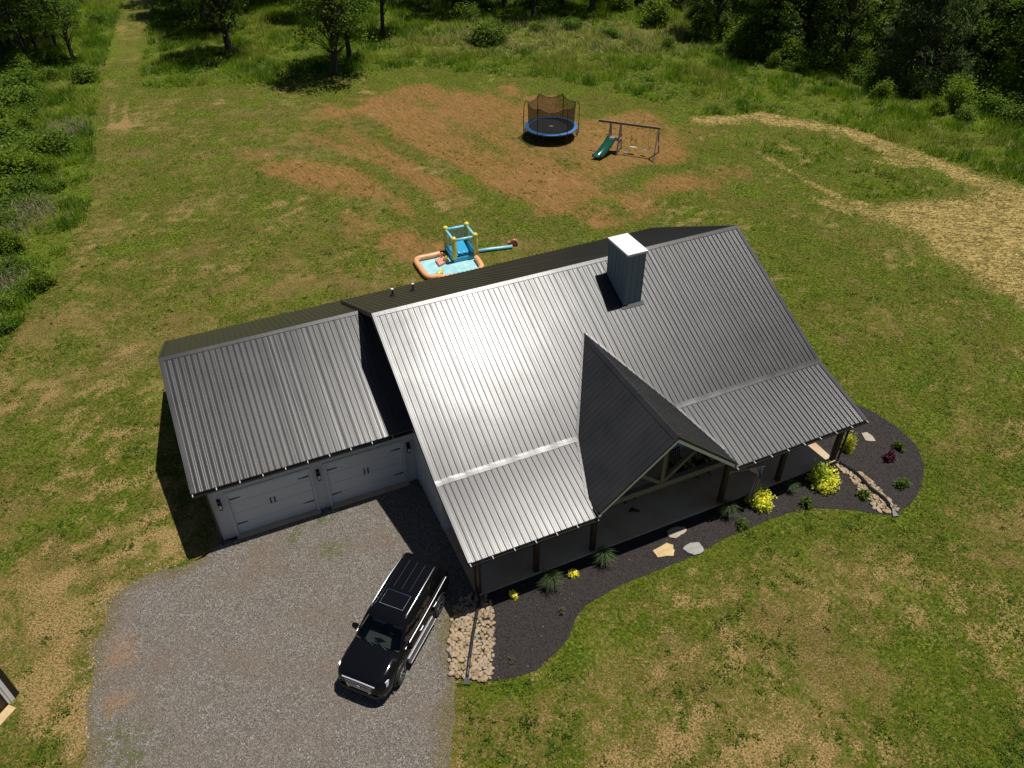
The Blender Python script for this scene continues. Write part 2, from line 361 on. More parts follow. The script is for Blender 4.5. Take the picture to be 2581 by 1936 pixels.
bf = t.math('MULTIPLY_ADD', t.math('SUBTRACT', t.math('ADD', t.attr('bare'), t.math('MULTIPLY', t.math('SUBTRACT', n_f, .5), 2.6)), .52), 1.9, .5, True)
c = t.mix(t.math('MULTIPLY', bf, .78), c, tan)
hv = t.math('ADD', t.math('MULTIPLY', t.noise(1.1, 5, .7, t.geo((1, 2.4, 1), .5), 2.5), .78), t.math('MULTIPLY', t.noise(9, 4, .7, t.geo((1, 2, 1), .2), 1), .22))
hay = t.ramp(hv, [(.40, (.085, .066, .016)), (.48, (.24, .175, .055)), (.58, (.44, .325, .115))])
sf = t.math('MULTIPLY_ADD', t.math('SUBTRACT', t.math('ADD', t.attr('straw'), t.math('MULTIPLY', t.math('SUBTRACT', n_m, .5), 1.9)), .36), 2.2, .5, True)
c = t.mix(sf, c, hay)
t.set(Base_Color=c, Roughness=.95); t.p.inputs['Specular IOR Level'].default_value = .15
t.bump(t.math('ADD', t.math('ADD', n_f, t.math('MULTIPLY', n_ff, .6)), t.math('MULTIPLY', hv, sf)), .7, .05)
M['ground'] = t.m
def grid_mesh(name, mat):
    me = bpy.data.meshes.new(name); co = np.zeros((nx*ny, 3), np.float32); co[:, 0] = GX.ravel(); co[:, 1] = GY.ravel()
    me.vertices.add(nx*ny); me.vertices.foreach_set('co', co.ravel())
    i = np.arange(nx-1)[None, :]+nx*np.arange(ny-1)[:, None]; q = np.stack([i, i+1, i+1+nx, i+nx], -1).reshape(-1, 4)
    me.loops.add(q.size); me.loops.foreach_set('vertex_index', q.ravel().astype(np.int32))
    me.polygons.add(len(q)); me.polygons.foreach_set('loop_start', np.arange(0, q.size, 4, dtype=np.int32)); me.update(calc_edges=True)
    F = fields(GX.ravel(), GY.ravel())
    for k in ('red', 'straw', 'bare', 'green'):
        a = me.attributes.new(k, 'FLOAT', 'POINT'); a.data.foreach_set('value', np.ascontiguousarray(F[k], dtype=np.float32))
    me.materials.append(mat); return me
kind(meshobj('ground', grid_mesh('ground', M['ground'])), 'structure')

def ragged(poly, step, amp, seed):
    out = []
    for i in range(len(poly)):
        a, b = poly[i], poly[(i+1) % len(poly)]; n = max(1, int(math.hypot(b[0]-a[0], b[1]-a[1])/step))
        for k in range(n):
            x, y = a[0]+(b[0]-a[0])*k/n, a[1]+(b[1]-a[1])*k/n
            out.append((x+amp*2*(float(fbm(x*1.6, y*1.6, 3, seed))-.5), y+amp*2*(float(fbm(x*1.6, y*1.6, 3, seed+5))-.5)))
    return out
# gravel driveway
t = NT('gravel'); g = t.geo(); n1 = t.noise(.45, 4, .6, g); n2 = t.noise(28, 3, .75, g); n3 = t.noise(4, 4, .6, g)
vo = t.new('TexVoronoi'); vo.inputs['Scale'].default_value = 24; t.L(g, vo.inputs['Vector'])
st_ = t.ramp(vo.outputs['Color'], [(0, (.108, .092, .077)), (.5, (.20, .176, .152)), (.85, (.31, .28, .242)), (1, (.53, .49, .42))])
c = t.mix(t.ramp(n2, [(.40, (0, 0, 0)), (.54, (1, 1, 1))]), (.085, .070, .056), st_)
c = t.mix(t.ramp(n1, [(.46, (0, 0, 0)), (.68, (.85, .85, .85))]), c, t.mix(n2, (.10, .072, .05), (.22, .175, .13)))
c = t.mix(t.math('MULTIPLY', t.attr('clay'), t.math('ADD', n3, .15), 0, True), c, t.ramp(n2, [(.4, (.17, .095, .045)), (.6, (.34, .21, .105))]))
c = t.mix(t.math('MULTIPLY', t.attr('weed'), t.ramp(n3, [(.42, (0, 0, 0)), (.58, (1, 1, 1))])), c, t.mix(n2, (.05, .07, .015), (.12, .13, .03)))
ef = t.math('MULTIPLY_ADD', t.math('SUBTRACT', t.math('ADD', t.attr('edge'), t.math('MULTIPLY', t.math('SUBTRACT', n3, .5), 1.6)), .62), 3.0, .5, True)
c = t.mix(t.math('MULTIPLY', ef, .9), c, t.ramp(n2, [(.35, (.06, .065, .018)), (.5, (.13, .10, .05)), (.68, (.27, .21, .12))]))
t.set(Base_Color=c, Roughness=.9); t.bump(t.math('ADD', n2, vo.outputs['Distance']), .9, .03); M['gravel'] = t.m
import bmesh
def sheet(name, poly, z, mat, cell=None):
    bm = bmesh.new(); bm.faces.new([bm.verts.new((p[0], p[1], z)) for p in poly])
    bmesh.ops.triangulate(bm, faces=bm.faces[:])
    if cell:
        for ax in (0, 1):
            lo = min(p[ax] for p in poly); hi = max(p[ax] for p in poly); x = lo+cell
            while x < hi:
                co = [0, 0, 0]; no = [0, 0, 0]; co[ax] = x; no[ax] = 1
                bmesh.ops.bisect_plane(bm, geom=bm.verts[:]+bm.edges[:]+bm.faces[:], plane_co=co, plane_no=no); x += cell
    bmesh.ops.recalc_face_normals(bm, faces=bm.faces)
    if sum(f.normal.z for f in bm.faces) < 0: bmesh.ops.reverse_faces(bm, faces=bm.faces)
    me = bpy.data.meshes.new(name); bm.to_mesh(me); bm.free(); me.materials.append(mat); return meshobj(name, me)
dr = kind(sheet('driveway', ragged(DRIVE, .35, .22, 70), .012, M['gravel'], .4), 'structure')
def vattr(o, name, fn):
    n = len(o.data.vertices); co = np.zeros(n*3, np.float32); o.data.vertices.foreach_get('co', co); co = co.reshape(-1, 3)
    a = o.data.attributes.new(name, 'FLOAT', 'POINT'); a.data.foreach_set('value', np.ascontiguousarray(fn(co[:, 0].astype(float), co[:, 1].astype(float)), dtype=np.float32))
def blobs(spots): return lambda x, y: np.max([smooth(r, r*.3, np.hypot(x-V(a, b)[0], y-V(a, b)[1])+(fbm(x, y, 3, 8)-.5)*1.2) for a, b, r in spots], axis=0)
vattr(dr, 'edge', lambda x, y: smooth(-.9, .05, sdpoly(x, y, DRIVE)+(fbm(x*.8, y*.8, 3, 66)-.5)*.8)*smooth(-.2, .6, sdpoly(x, y, HOUSEP)-.4))
vattr(dr, 'clay', blobs([(262,1415,1.0),(250,1515,.4),(225,1440,.6)]))
vattr(dr, 'weed', blobs([(690,1120,.75),(715,1185,.7),(640,1150,.5),(250,1600,1.1),(300,1650,.8)]))
# mulch bed
t = NT('dark_mulch'); g = t.geo(); n1 = t.noise(30, 4, .75, g); n2 = t.noise(1.2, 4, .6, g)
c = t.ramp(n1, [(.40, (.006, .005, .005)), (.5, (.020, .0165, .015)), (.60, (.060, .049, .044))])
t.set(Base_Color=t.mix(t.math('MULTIPLY', n2, .6), c, (.030, .022, .019)), Roughness=.9); t.bump(n1, .9, .04); M['mulch'] = t.m
kind(sheet('mulch_bed', ragged(MULCH, .2, .06, 80), .020, M['mulch']), 'structure')

# river stones, one by one
t = NT('river_stone'); oi = t.new('ObjectInfo'); n = t.noise(7, 3, .6, t.co())
c = t.ramp(oi.outputs['Random'], [(0, (.20, .135, .07)), (.3, (.32, .23, .13)), (.6, (.40, .30, .185)), (.85, (.34, .265, .18)), (1, (.24, .22, .19))])
t.set(Base_Color=t.mix(t.math('MULTIPLY', n, .5), c, (.26, .18, .11)), Roughness=.75); M['stone'] = t.m
def stone_mesh(seed):
    r = random.Random(seed); mb = MB(); n = 7; prof = [(0, -.5), (.7, -.36), (1, 0), (.74, .38), (.3, .5), (0, .52)]
    ax, ay, az = r.uniform(.062, .085), r.uniform(.045, .062), r.uniform(.055, .075); v = []
    for i in range(n):
        a = 2*PI*i/n
        for q, z in prof:
            k = 1+r.uniform(-.09, .09) if q > 0 else 1; v.append((q*k*ax*math.cos(a), q*k*ay*math.sin(a), z*az))
    m = len(prof); f = [(i*m+k, ((i+1) % n)*m+k, ((i+1) % n)*m+k+1, i*m+k+1) for i in range(n) for k in range(m-1)]
    bm = bmesh.new(); vs = [bm.verts.new(p) for p in v]
    for q in f: bm.faces.new([vs[i] for i in q])
    bmesh.ops.remove_doubles(bm, verts=bm.verts, dist=1e-5); bmesh.ops.recalc_face_normals(bm, faces=bm.faces)
    me = bpy.data.meshes.new('stone'); bm.to_mesh(me); bm.free(); me.shade_smooth(); me.materials.append(M['stone']); return me
STONES = [stone_mesh(i) for i in range(8)]
def stone_bed(poly, sp, cap, excl=None):
    base = kind(sheet('stone_bed', ragged(poly, .15, .03, 90), .027, M['mulch']), 'structure')
    xs = [p[0] for p in poly]; ys = [p[1] for p in poly]; pts = []
    r = random.Random(3); yy = min(ys); row = 0
    while yy < max(ys):
        xx = min(xs)+(row % 2)*sp*.5
        while xx < max(xs):
            x, y = xx+r.uniform(-.28, .28)*sp, yy+r.uniform(-.28, .28)*sp; xx += sp
            d = float(sdpoly(np.array([x]), np.array([y]), poly)[0])
            if d < .02 and not (excl and excl(x, y)): pts.append((x, y))
        yy += sp*.82; row += 1
    r.shuffle(pts)
    for x, y in pts[:cap]:
        o = meshobj('stone', r.choice(STONES), base); o.location = (x, y, .045+r.uniform(-.004, .018)); s = r.uniform(.9, 1.3)*sp/.105
        o.scale = (s, s, s*r.uniform(.55, .8)); o.rotation_euler = (r.uniform(-.3, .3), r.uniform(-.3, .3), r.uniform(0, 6.28))
    return len(pts)
print('stones L', stone_bed(ROCK_L, .135, 300)); print('stones R', stone_bed(ROCK_R, .135, 300))
# ================================================================ house (local: u along ridge, v to the rear, z up)
house = tag(empty('house', (HX, HY, 0), PSI), 'white farmhouse with charcoal ribbed metal roof, attached garage and front porch', 'house')
L, ZR, BB, ZB, AA, ZE = 17.318, 6.731, 6.606, 3.506, 9.676, 2.647
RC, RZ = 6.55, 3.50
S1 = (ZR-ZB)/BB; S2 = (ZB-ZE)/(AA-BB); S3 = (ZR-RZ)/RC
G0, G1, GV, GR, GF, GE, GB, GBZ = -8.009, .375, 2.439, 5.397, -3.03, 3.085, 7.78, 2.72
SG = (GR-GE)/(GV-GF); SGB = (GR-GBZ)/(GB-GV)
DU, DZ, DF, DW, DE = 7.886, 5.318, -9.687, 2.94, 2.863
SD = (DZ-DE)/DW
z_up = lambda v: ZR+S1*v
z_lo = lambda v: ZB+S2*(v+BB)
z_dm = lambda u: DZ-SD*abs(u-DU)
DXB = (DZ-ZB)/SD                       # valley half width at the break
VDT = (DZ-ZR)/S1                       # v of dormer apex on the roof
VDE = (DE-ZB)/S2-BB                    # v where dormer eave meets the low roof
def valley_v(u):
    x = abs(u-DU); z = DZ-SD*x
    return (z-ZR)/S1 if x <= DXB else (z-ZB)/S2-BB
def valley_x(v):
    if v > -BB: return max(0, (DZ-z_up(v))/SD)
    return min(DW, (DZ-z_lo(v))/SD)

RIB = .2286
def panels(part, s0, s1, lim, P, nrm, seed, wob=.0005):
    r = random.Random(seed); nrm = Vector(nrm).normalized(); s = s0; k = 0
    while s < s1-.02:
        e = min(s+4*RIB, s1); mb = MB(); smp = []
        for b in range(4):
            q = s+b*RIB
            A = r.gauss(0, wob); ph = r.uniform(0, 6.28); fr = r.uniform(.1, .6); A2 = r.gauss(0, wob)
            smp += [(q, 0, 0, 0, 0), (q+.021, .028, 0, 0, 0), (q+.033, .028, 0, 0, 0), (q+.054, 0, 0, 0, 0), (q+.092, .0, A, ph, fr), (q+.098, .0014, A, ph, fr), (q+.104, 0, A, ph, fr), (q+.166, 0, A2, ph, fr), (q+.172, .0014, A2, ph, fr), (q+.178, 0, A2, ph, fr)]
        smp.append((s+4*RIB, 0, 0, 0, 0)); smp = [x for x in smp if x[0] < e-1e-4]+[(e, 0, 0, 0, 0)]
        nt = 7; idx = []
        for (q, h, A, ph, fr) in smp:
            t0, t1 = lim(q)
            if t1-t0 < .01: idx.append(None); continue
            row = []
            for j in range(nt):
                tt = t0+(t1-t0)*j/(nt-1); d = h+A*(.75+.35*math.sin(ph+fr*tt)); row.append(len(mb.v)); mb.v.append(Vector(P(q, tt))+nrm*(d+.004))
            idx.append(row)
        for a, b in zip(idx, idx[1:]):
            if a is None or b is None: continue
            for j in range(nt-1): mb.f.append((a[j], b[j], b[j+1], a[j+1]))
        if mb.f:
            o = obj('roof_panel', mb, M['roof'], part, smooth=9)
            # outward facing
            if sum((f.normal.dot(nrm)*f.area for f in o.data.polygons)) < 0: o.data.flip_normals()
        s = e; k += 1
def slab(poly_uv, zf, th=.16, gap=.006):
    return MB().prism(poly_uv, lambda p: zf(p)-gap-th, lambda p: zf(p)-gap)

# --- main roof, front
deck = [(0, 0), (L, 0), (L, -BB), (DU+DXB, -BB), (DU, VDT), (DU-DXB, -BB), (0, -BB)]
rf_up = obj('roof_front_slope', slab(deck, lambda p: z_up(p[1])), M['soffit'], house)
panels(rf_up, 0, L, lambda u: (0, -valley_v(u) if abs(u-DU) < DXB else BB), lambda u, t: (u, -t, z_up(-t)), (0, -S1, 1), 1)
for a, b, w, sd in ((0, DU-DXB, -1, 2), (DU+DXB, L, 1, 3)):
    pl = [(a, -BB), (b, -BB), (DU-DW, VDE), (DU-DW, -AA), (a, -AA)] if w < 0 else [(b, -BB), (b, -AA), (DU+DW, -AA), (DU+DW, VDE), (a, -BB)]
    lo = obj('porch_roof_slope', slab(pl, lambda p: z_lo(p[1]), .12), M['soffit'], house)
    panels(lo, a if w < 0 else a, b, lambda u: (BB, -valley_v(u) if abs(u-DU) < DW else AA), lambda u, t: (u, -t, z_lo(-t)), (0, -S2, 1), sd)
    # transition flashing at the change of pitch
    mb = MB(); uu0, uu1 = (a, b-.03) if w < 0 else (a+.03, b)
    for i in range(24):
        u0, u1 = uu0+(uu1-uu0)*i/24, uu0+(uu1-uu0)*(i+1)/24; jj = random.Random(i*7+sd); k0 = .005*math.sin(i*1.7+sd)*jj.random(); k1 = .005*math.sin((i+1)*1.7+sd)*random.Random((i+1)*7+sd).random()
        mb.add([(u0, -BB+.10, z_up(-BB+.10)+.030), (u1, -BB+.10, z_up(-BB+.10)+.030), (u1, -BB, ZB+.034+k1), (u0, -BB, ZB+.034+k0), (u1, -BB-.12, z_lo(-BB-.12)+.030+k1*.5), (u0, -BB-.12, z_lo(-BB-.12)+.030+k0*.5)], [(0, 1, 2, 3), (3, 2, 4, 5)])
    o = obj('transition_flashing', mb, M['roof'], house)
# --- main roof, rear
rr = obj('roof_rear_slope', slab([(0, 0), (0, RC), (L, RC), (L, 0)], lambda p: ZR-S3*p[1]), M['soffit'], house)
panels(rr, 0, L, lambda u: (0, RC), lambda u, t: (u, t, ZR-S3*t), (0, S3, 1), 4)
# --- garage roof
gf_ = obj('garage_roof_front_slope', slab([(G0, GV), (G1, GV), (G1, GF), (G0, GF)], lambda p: GR-SG*(GV-p[1])), M['soffit'], house)
panels(gf_, G0, G1, lambda u: (0, GV-GF), lambda u, t: (u, GV-t, GR-SG*t), (0, -SG, 1), 5, .0006)
gr_ = obj('garage_roof_rear_slope', slab([(G0, GV), (G0, GB), (G1, GB), (G1, GV)], lambda p: GR-SGB*(p[1]-GV)), M['soffit'], house)
panels(gr_, G0, G1, lambda u: (0, GB-GV), lambda u, t: (u, GV+t, GR-SGB*t), (0, SGB, 1), 6)
# --- dormer roof over the porch
for sgn in (-1, 1):
    pl = [(DU, VDT), (DU, DF), (DU+sgn*DW, DF), (DU+sgn*DW, VDE), (DU+sgn*DXB, -BB)]
    dm = obj('dormer_roof_slope', slab(pl, lambda p: z_dm(p[0]), .12), M['soffit'], house)
    panels(dm, DF, VDT, lambda v: (0, valley_x(v)), lambda v, t: (DU+sgn*t, v, DZ-SD*t), (sgn*SD, 0, 1), 7+sgn)
    # valley flashing
    mb = MB()
    pts = [(DU, VDT, DZ), (DU+sgn*DXB, -BB, ZB), (DU+sgn*DW, VDE, DE)]
    for p, q in zip(pts, pts[1:]):
        p, q = Vector(p), Vector(q); out = Vector((sgn*.11, 0, 0)); inn = Vector((-sgn*.05, 0, SD*.05))
        up = Vector((0, 0, .028))
        mb.add([p+inn+up, q+inn+up, q+up*.8, p+up*.8, q+out+up*.9, p+out+up*.9], [(0, 1, 2, 3), (3, 2, 4, 5)])
    obj('valley_flashing', mb, M['roof'], house)
    # front fascia board and dark drip edge
    a, b = Vector((DU+sgn*.01, DF-.005, DZ-.135)), Vector((DU+sgn*DW, DF-.005, DE-.135)); 
    obj('fascia_board', MB().extr([a+Vector((0, 0, .06)), a+Vector((0, 0, -.10)), b+Vector((0, 0, -.10)), b+Vector((0, 0, .06))], (0, .035, 0)), M['white'], house)
    obj('rake_trim', MB().extr([a+Vector((0, -.015, .185)), a+Vector((0, -.015, .062)), b+Vector((0, -.015, .062)), b+Vector((0, -.015, .185))], (0, .10, 0)), M['roof'], house)
def cap(p0, p1, d0, d1, w=.16, lift=.03):      # folded ridge cap
    p0, p1 = Vector(p0), Vector(p1); d0, d1 = Vector(d0), Vector(d1); up = Vector((0, 0, lift)); mb = MB()
    for d in (d0, d1):
        e = d*w; lip = Vector((0, 0, -.022))
        mb.add([p0+up, p1+up, p1+up+e, p0+up+e, p1+up+e+lip, p0+up+e+lip], [(0, 1, 2, 3), (3, 2, 4, 5)])
    return mb
obj('ridge_cap', cap((0, 0, ZR), (L, 0, ZR), (0, -1, -S1), (0, 1, -S3)), M['roof'], house)
obj('ridge_cap', cap((G0, GV, GR), (G1, GV, GR), (0, -1, -SG), (0, 1, -SGB)), M['roof'], house)
obj('ridge_cap', cap((DU, DF-.01, DZ), (DU, VDT-.02, DZ), (-1, 0, -SD), (1, 0, -SD), .15), M['roof'], house)
def rake(pts, sgn, name='rake_trim'):          # folded edge trim along a gable edge, pts from ridge to eave
    mb = MB()
    for p, q in zip(pts, pts[1:]):
        p, q = Vector(p), Vector(q); i = Vector((-sgn*.13, 0, .027)); o = Vector((sgn*.012, 0, .027)); dn = Vector((sgn*.012, 0, -.19))
        mb.add([p+i, q+i, q+o, p+o, q+dn, p+dn], [(0, 1, 2, 3), (3, 2, 4, 5)])
    return obj(name, mb, M['roof'], house)
for u, sg in ((0, -1), (L, 1)):
    rake([(u, 0, ZR), (u, -BB, ZB), (u, -AA, ZE)], sg); rake([(u, 0, ZR), (u, RC, RZ)], sg)
rake([(G0, GV, GR), (G0, GF, GE)], -1); rake([(G0, GV, GR), (G0, GB, GBZ)], -1)

# --- gutters
def gutter(u0, u1, v, z, n):
    mb = MB(); w, h = .115, .105
    sec = [(0, .0), (0, -h), (-w*.75, -h), (-w, -h*.35), (-w, .0), (-w+.012, .0), (-w+.014, -h*.3), (-w*.72, -h+.012), (-.012, -h+.012), (-.012, 0)]
    m = len(sec); A = [(u0, v-.004+a, z-.015+b) for a, b in sec]; B = [(u1, v-.004+a, z-.015+b) for a, b in sec]
    mb.add(A+B, [tuple(range(m)), tuple(range(2*m-1, m-1, -1))]+[(i, (i+1) % m, m+(i+1) % m, m+i) for i in range(m)])
    g = obj('gutter', mb, M['gutter'], house)
    for i in range(n):
        u = u0+.04+(u1-u0-.08)*i/(n-1); obj('gutter_bracket', MB().box(u-.015, u+.015, v-.128, v+.004, z-.012, z-.004).box(u-.015, u+.015, v-.136, v-.124, z-.045, z-.004), M['bracket'], g)
gutter(G0, G1-.02, GF, GE-.02, 11)
gutter(0, DU-DW-.03, -AA, ZE-.02, 7); gutter(DU+DW+.03, L, -AA, ZE-.02, 9)
for sgn in (-1, 1):
    g = obj('gutter_return', MB().box(DU+sgn*(DW+.02)-.05, DU+sgn*(DW+.02)+.05, DF-.08, DF+.35, DE-.16, DE-.06), M['gutter'], house)
    obj('gutter_bracket', MB().box(DU+sgn*(DW+.02)-.06, DU+sgn*(DW+.02)+.06, DF-.095, DF-.083, DE-.14, DE-.06), M['bracket'], g)
def downspout(pts): obj('downspout', MB().tube(pts, .045, 4), M['gutter'], house)
downspout([(-7.60, GF-.06, GE-.12), (-7.56, -2.86, GE-.45), (-7.56, -2.82, .12), (-7.6, -3.0, .05)])
downspout([(.36, -AA-.05, ZE-.1), (.42, -9.30, ZE-.4), (.42, -9.27, .1), (.42, -9.45, .06)])
downspout([(L-.3, -AA-.05, ZE-.1), (16.98, -9.30, ZE-.4), (16.98, -9.28, .1), (17.0, -9.45, .06)])

# --- walls
def wall(name, poly, axis, at, th):                 # poly in (along,z); axis 'u' = plane at u, 'v' = plane at v
    p3 = [(at, a, z) if axis == 'u' else (a, at, z) for a, z in poly]
    return obj(name, MB().extr(p3, (th, 0, 0) if axis == 'u' else (0, th, 0)), M['siding'], house)
def battens(part, axis, at, out, a0, a1, zf0, zf1, sp=.305, skip=None):
    n = int((a1-a0)/sp); me = {}
    for i in range(n+1):
        a = a0+.02+(a1-a0-.04)*i/n
        for z0, z1 in ([(zf0(a), zf1(a))] if not skip else skip(a, zf0(a), zf1(a))):
            if z1-z0 < .05: continue
            mb = MB().box(a-.02, a+.02, at-.022, at, z0, z1) if axis == 'v' and out < 0 else (MB().box(a-.02, a+.02, at, at+.022, z0, z1) if axis == 'v' else (MB().box(at-.022, at, a-.02, a+.02, z0, z1) if out < 0 else MB().box(at, at+.022, a-.02, a+.02, z0, z1)))
            obj('batten', mb, M['siding'], part)
UL, UR, VF, VB = .386, 16.93, -5.88, 6.1
zt = lambda v: (z_up(v) if v < 0 else ZR-S3*v)-.19
gp = [(VF, 0), (VB, 0), (VB, zt(VB)), (0, zt(0)), (VF, zt(VF))]
w = wall('side_wall', gp, 'u', UL, .15)
gz = lambda v: max(0, (GR-SG*(GV-v) if v < GV else GR-SGB*(v-GV))+.03) if v > -2.73 else 0
battens(w, 'u', UL, -1, VF, VB, gz, zt)
w = wall('side_wall', gp, 'u', UR-.15, .15); battens(w, 'u', UR, 1, VF, VB, lambda a: 0, zt)
w = wall('porch_wall', [(UL+.15, .1), (UR-.15, .1), (UR-.15, zt(VF)), (UL+.15, zt(VF))], 'v', VF, .15)
battens(w, 'v', VF, -1, UL+.2, UR-.2, lambda a: .1, lambda a: zt(VF)-.02, .6)
wall('rear_wall', [(UL+.15, 0), (UR-.15, 0), (UR-.15, zt(VB)), (UL+.15, zt(VB))], 'v', VB-.15, .15)
# porch side gables (wall above porch at each end is open; beams carry the roof)
WV, WU = -2.73, -7.57
gt = lambda v: (GR-SG*(GV-v) if v < GV else GR-SGB*(v-GV))-.19
w = wall('garage_side_wall', [(WV, 0), (7.35, 0), (7.35, gt(7.35)), (GV, gt(GV)), (WV, gt(WV))], 'u', WU, .15); battens(w, 'u', WU, -1, WV, 7.35, lambda a: 0, gt)
wall('garage_rear_wall', [(WU+.15, 0), (UL, 0), (UL, gt(7.35)), (WU+.15, gt(7.35))], 'v', 7.20, .15)
D1, D2, DH = (-6.93, -3.86), (-3.22, -.15), 2.30
ZT = gt(WV)
mb = MB()
for a, b in ((WU+.15, D1[0]), (D1[1], D2[0]), (D2[1], UL)): mb.box(a, b, WV, WV+.15, 0, ZT)
for a, b in (D1, D2): mb.box(a, b, WV, WV+.15, DH, ZT)
w = obj('garage_front_wall', mb, M['siding'], house)
def skip(a, z0, z1):
    for d0, d1 in (D1, D2):
        if d0-.12 < a < d1+.12: return [(DH+.12, z1)]
    return [(.0, z1)]
battens(w, 'v', WV, -1, WU+.02, UL-.03, lambda a: 0, lambda a: ZT-.01, .305, skip)
obj('corner_board', MB().box(WU-.025, WU+.09, WV-.026, WV-.001, 0, ZT), M['trim'], house)
for a, b in (D1, D2):
    tr = obj('door_trim', MB().box(a-.1, a, WV-.03, WV-.001, 0, DH+.1).box(b, b+.1, WV-.03, WV-.001, 0, DH+.1).box(a, b, WV-.03, WV-.001, DH, DH+.1), M['trim'], house)
    gd = obj('garage_door', MB().box(a, b, WV+.10, WV+.14, .0, DH), M['gdoor'], house)
    for k in range(4):
        z0, z1 = .015+k*(DH-.02)/4, .015+(k+1)*(DH-.02)/4-.012
        o = obj('door_section', MB().box(a+.004, b-.004, WV+.065, WV+.099, z0, z1), M['gdoor'], gd)
        n = 8
        for j in range(n):
            x0 = a+.06+(b-a-.12)*j/n; x1 = x0+(b-a-.12)/n-.05
    for k, z in ((0, .56), (1, 1.93)):
        for sd in (0, 1):
            x0, x1 = (a+.05, a+.45) if sd == 0 else (b-.45, b-.05)
            obj('hinge_strap', MB().hexa([(x0, WV+.05, z-(.035 if sd == 0 else .012)), (x1, WV+.05, z-(.012 if sd == 0 else .035)), (x1, WV+.064, z-(.012 if sd == 0 else .035)), (x0, WV+.064, z-(.035 if sd == 0 else .012)), (x0, WV+.05, z+(.035 if sd == 0 else .012)), (x1, WV+.05, z+(.012 if sd == 0 else .035)), (x1, WV+.064, z+(.012 if sd == 0 else .035)), (x0, WV+.064, z+(.035 if sd == 0 else .012))]), M['blackmetal'], gd)
    for dx in (-.075, .075):
        x = (a+b)/2+dx; obj('handle', MB().box(x-.022, x+.022, WV+.045, WV+.064, 1.10, 1.42).box(x-.014, x+.014, WV+.015, WV+.045, 1.14, 1.38), M['blackmetal'], gd)
    obj('door_sill', MB().box(a-.1, b+.1, WV-.22, WV+.06, 0, .035), M['slab'], house)
for x in (-7.25, -3.54, .12):
    lamp = obj('wall_lamp', MB().box(x-.07, x+.07, WV-.03, WV-.0, 1.72, 2.2).box(x-.055, x+.055, WV-.16, WV-.03, 2.12, 2.18).box(x-.06, x+.06, WV-.17, WV-.03, 1.98, 2.02), M['blackmetal'], house)
    obj('lamp_glass', MB().box(x-.045, x+.045, WV-.14, WV-.045, 1.76, 1.97), M['lamp_glass'], lamp)
    obj('lamp_base', MB().box(x-.06, x+.06, WV-.16, WV-.03, 1.72, 1.755), M['blackmetal'], lamp)

# --- porch
bevel(obj('porch_slab', MB().box(.40, 16.93, -9.24, VF, -.05, .10), M['slab'], house), .02)
PU = (.50, 2.80, 5.16, 11.03, 13.92, 16.84)
for u in PU: bevel(obj('porch_post', MB().box(u-.095, u+.095, -9.20, -9.01, .10, z_lo(-9.1)-.36), M['post'], house), .012, 1)
for a, b in ((.38, 5.26), (10.93, 16.96)): obj('porch_beam', MB().box(a, b, -9.19, -9.02, z_lo(-9.1)-.36, z_lo(-9.0)-.145), M['post'], house)
for u in (.42, 16.82): obj('porch_beam', MB().bar((u+.04, -9.0, z_lo(-9.1)-.27), (u+.04, VF, z_lo(-9.1)-.27), .09, .18), M['post'], house)
tr = obj('gable_truss', MB().box(5.06, 11.13, -9.21, -9.00, 2.36, 2.62), M['timber'], house)
obj('king_post', MB().box(DU-.08, DU+.08, -9.19, -9.03, 2.62, DZ-.20), M['timber'], tr)
for sg in (-1, 1):
    obj('truss_web', MB().bar((DU+sg*.10, -9.11, 2.66), (DU+sg*1.50, -9.11, 3.86), .14, .15), M['timber'], tr)
    obj('truss_rafter', MB().bar((DU+sg*.04, -9.11, DZ-.24), (DU+sg*2.86, -9.11, DE-.22+.02), .14, .16), M['timber'], tr)
# door and windows on the porch wall
dd = obj('front_door', MB().box(7.35, 8.35, VF-.03, VF-.001, .10, 2.2), M['post'], house); obj('handle', MB().box(8.22, 8.26, VF-.08, VF-.03, 1.0, 1.25), M['blackmetal'], dd)
for u in (2.2, 4.6, 10.4, 13.2):
    wd = obj('window', MB().box(u, u+1.4, VF-.04, VF-.001, .95, 2.2), M['blackmetal'], house)
    for k in (0, 1): obj('pane', MB().box(u+.06+k*.66, u+.68+k*.66, VF-.045, VF-.038, 1.02, 2.13), M['pane'], wd)

# --- chimney
C0, C1, CV0, CV1, CZ = 10.075, 10.90, -2.225, -.725, 7.98
ch = obj('chimney', MB().box(C0, C1, CV0, CV1, 5.2, CZ), M['chim'], house)
for k in range(4):
    u = C0+.02+(C1-C0-.04)*k/3; obj('batten', MB().box(u-.02, u+.02, CV0-.02, CV0, z_up(CV0)+.03, CZ-.01), M['chim'], ch)
for k in range(6):
    v = CV0+.02+(CV1-CV0-.04)*k/5
    for x0, x1 in ((C0-.02, C0), (C1, C1+.02)): obj('batten', MB().box(x0, x1, v-.02, v+.02, z_up(v)+.03, CZ-.01), M['chim'], ch)
obj('chimney_cap', MB().box(C0-.03, C1+.03, CV0-.03, CV1+.03, CZ, CZ+.045).box(C0-.06, C1+.06, CV0-.06, CV1+.06, CZ+.075, CZ+.12).box(C0-.02, C1+.02, CV0-.02, CV1+.02, CZ+.045, CZ+.075), M['white'], ch)
zf = z_up(CV0-.1)
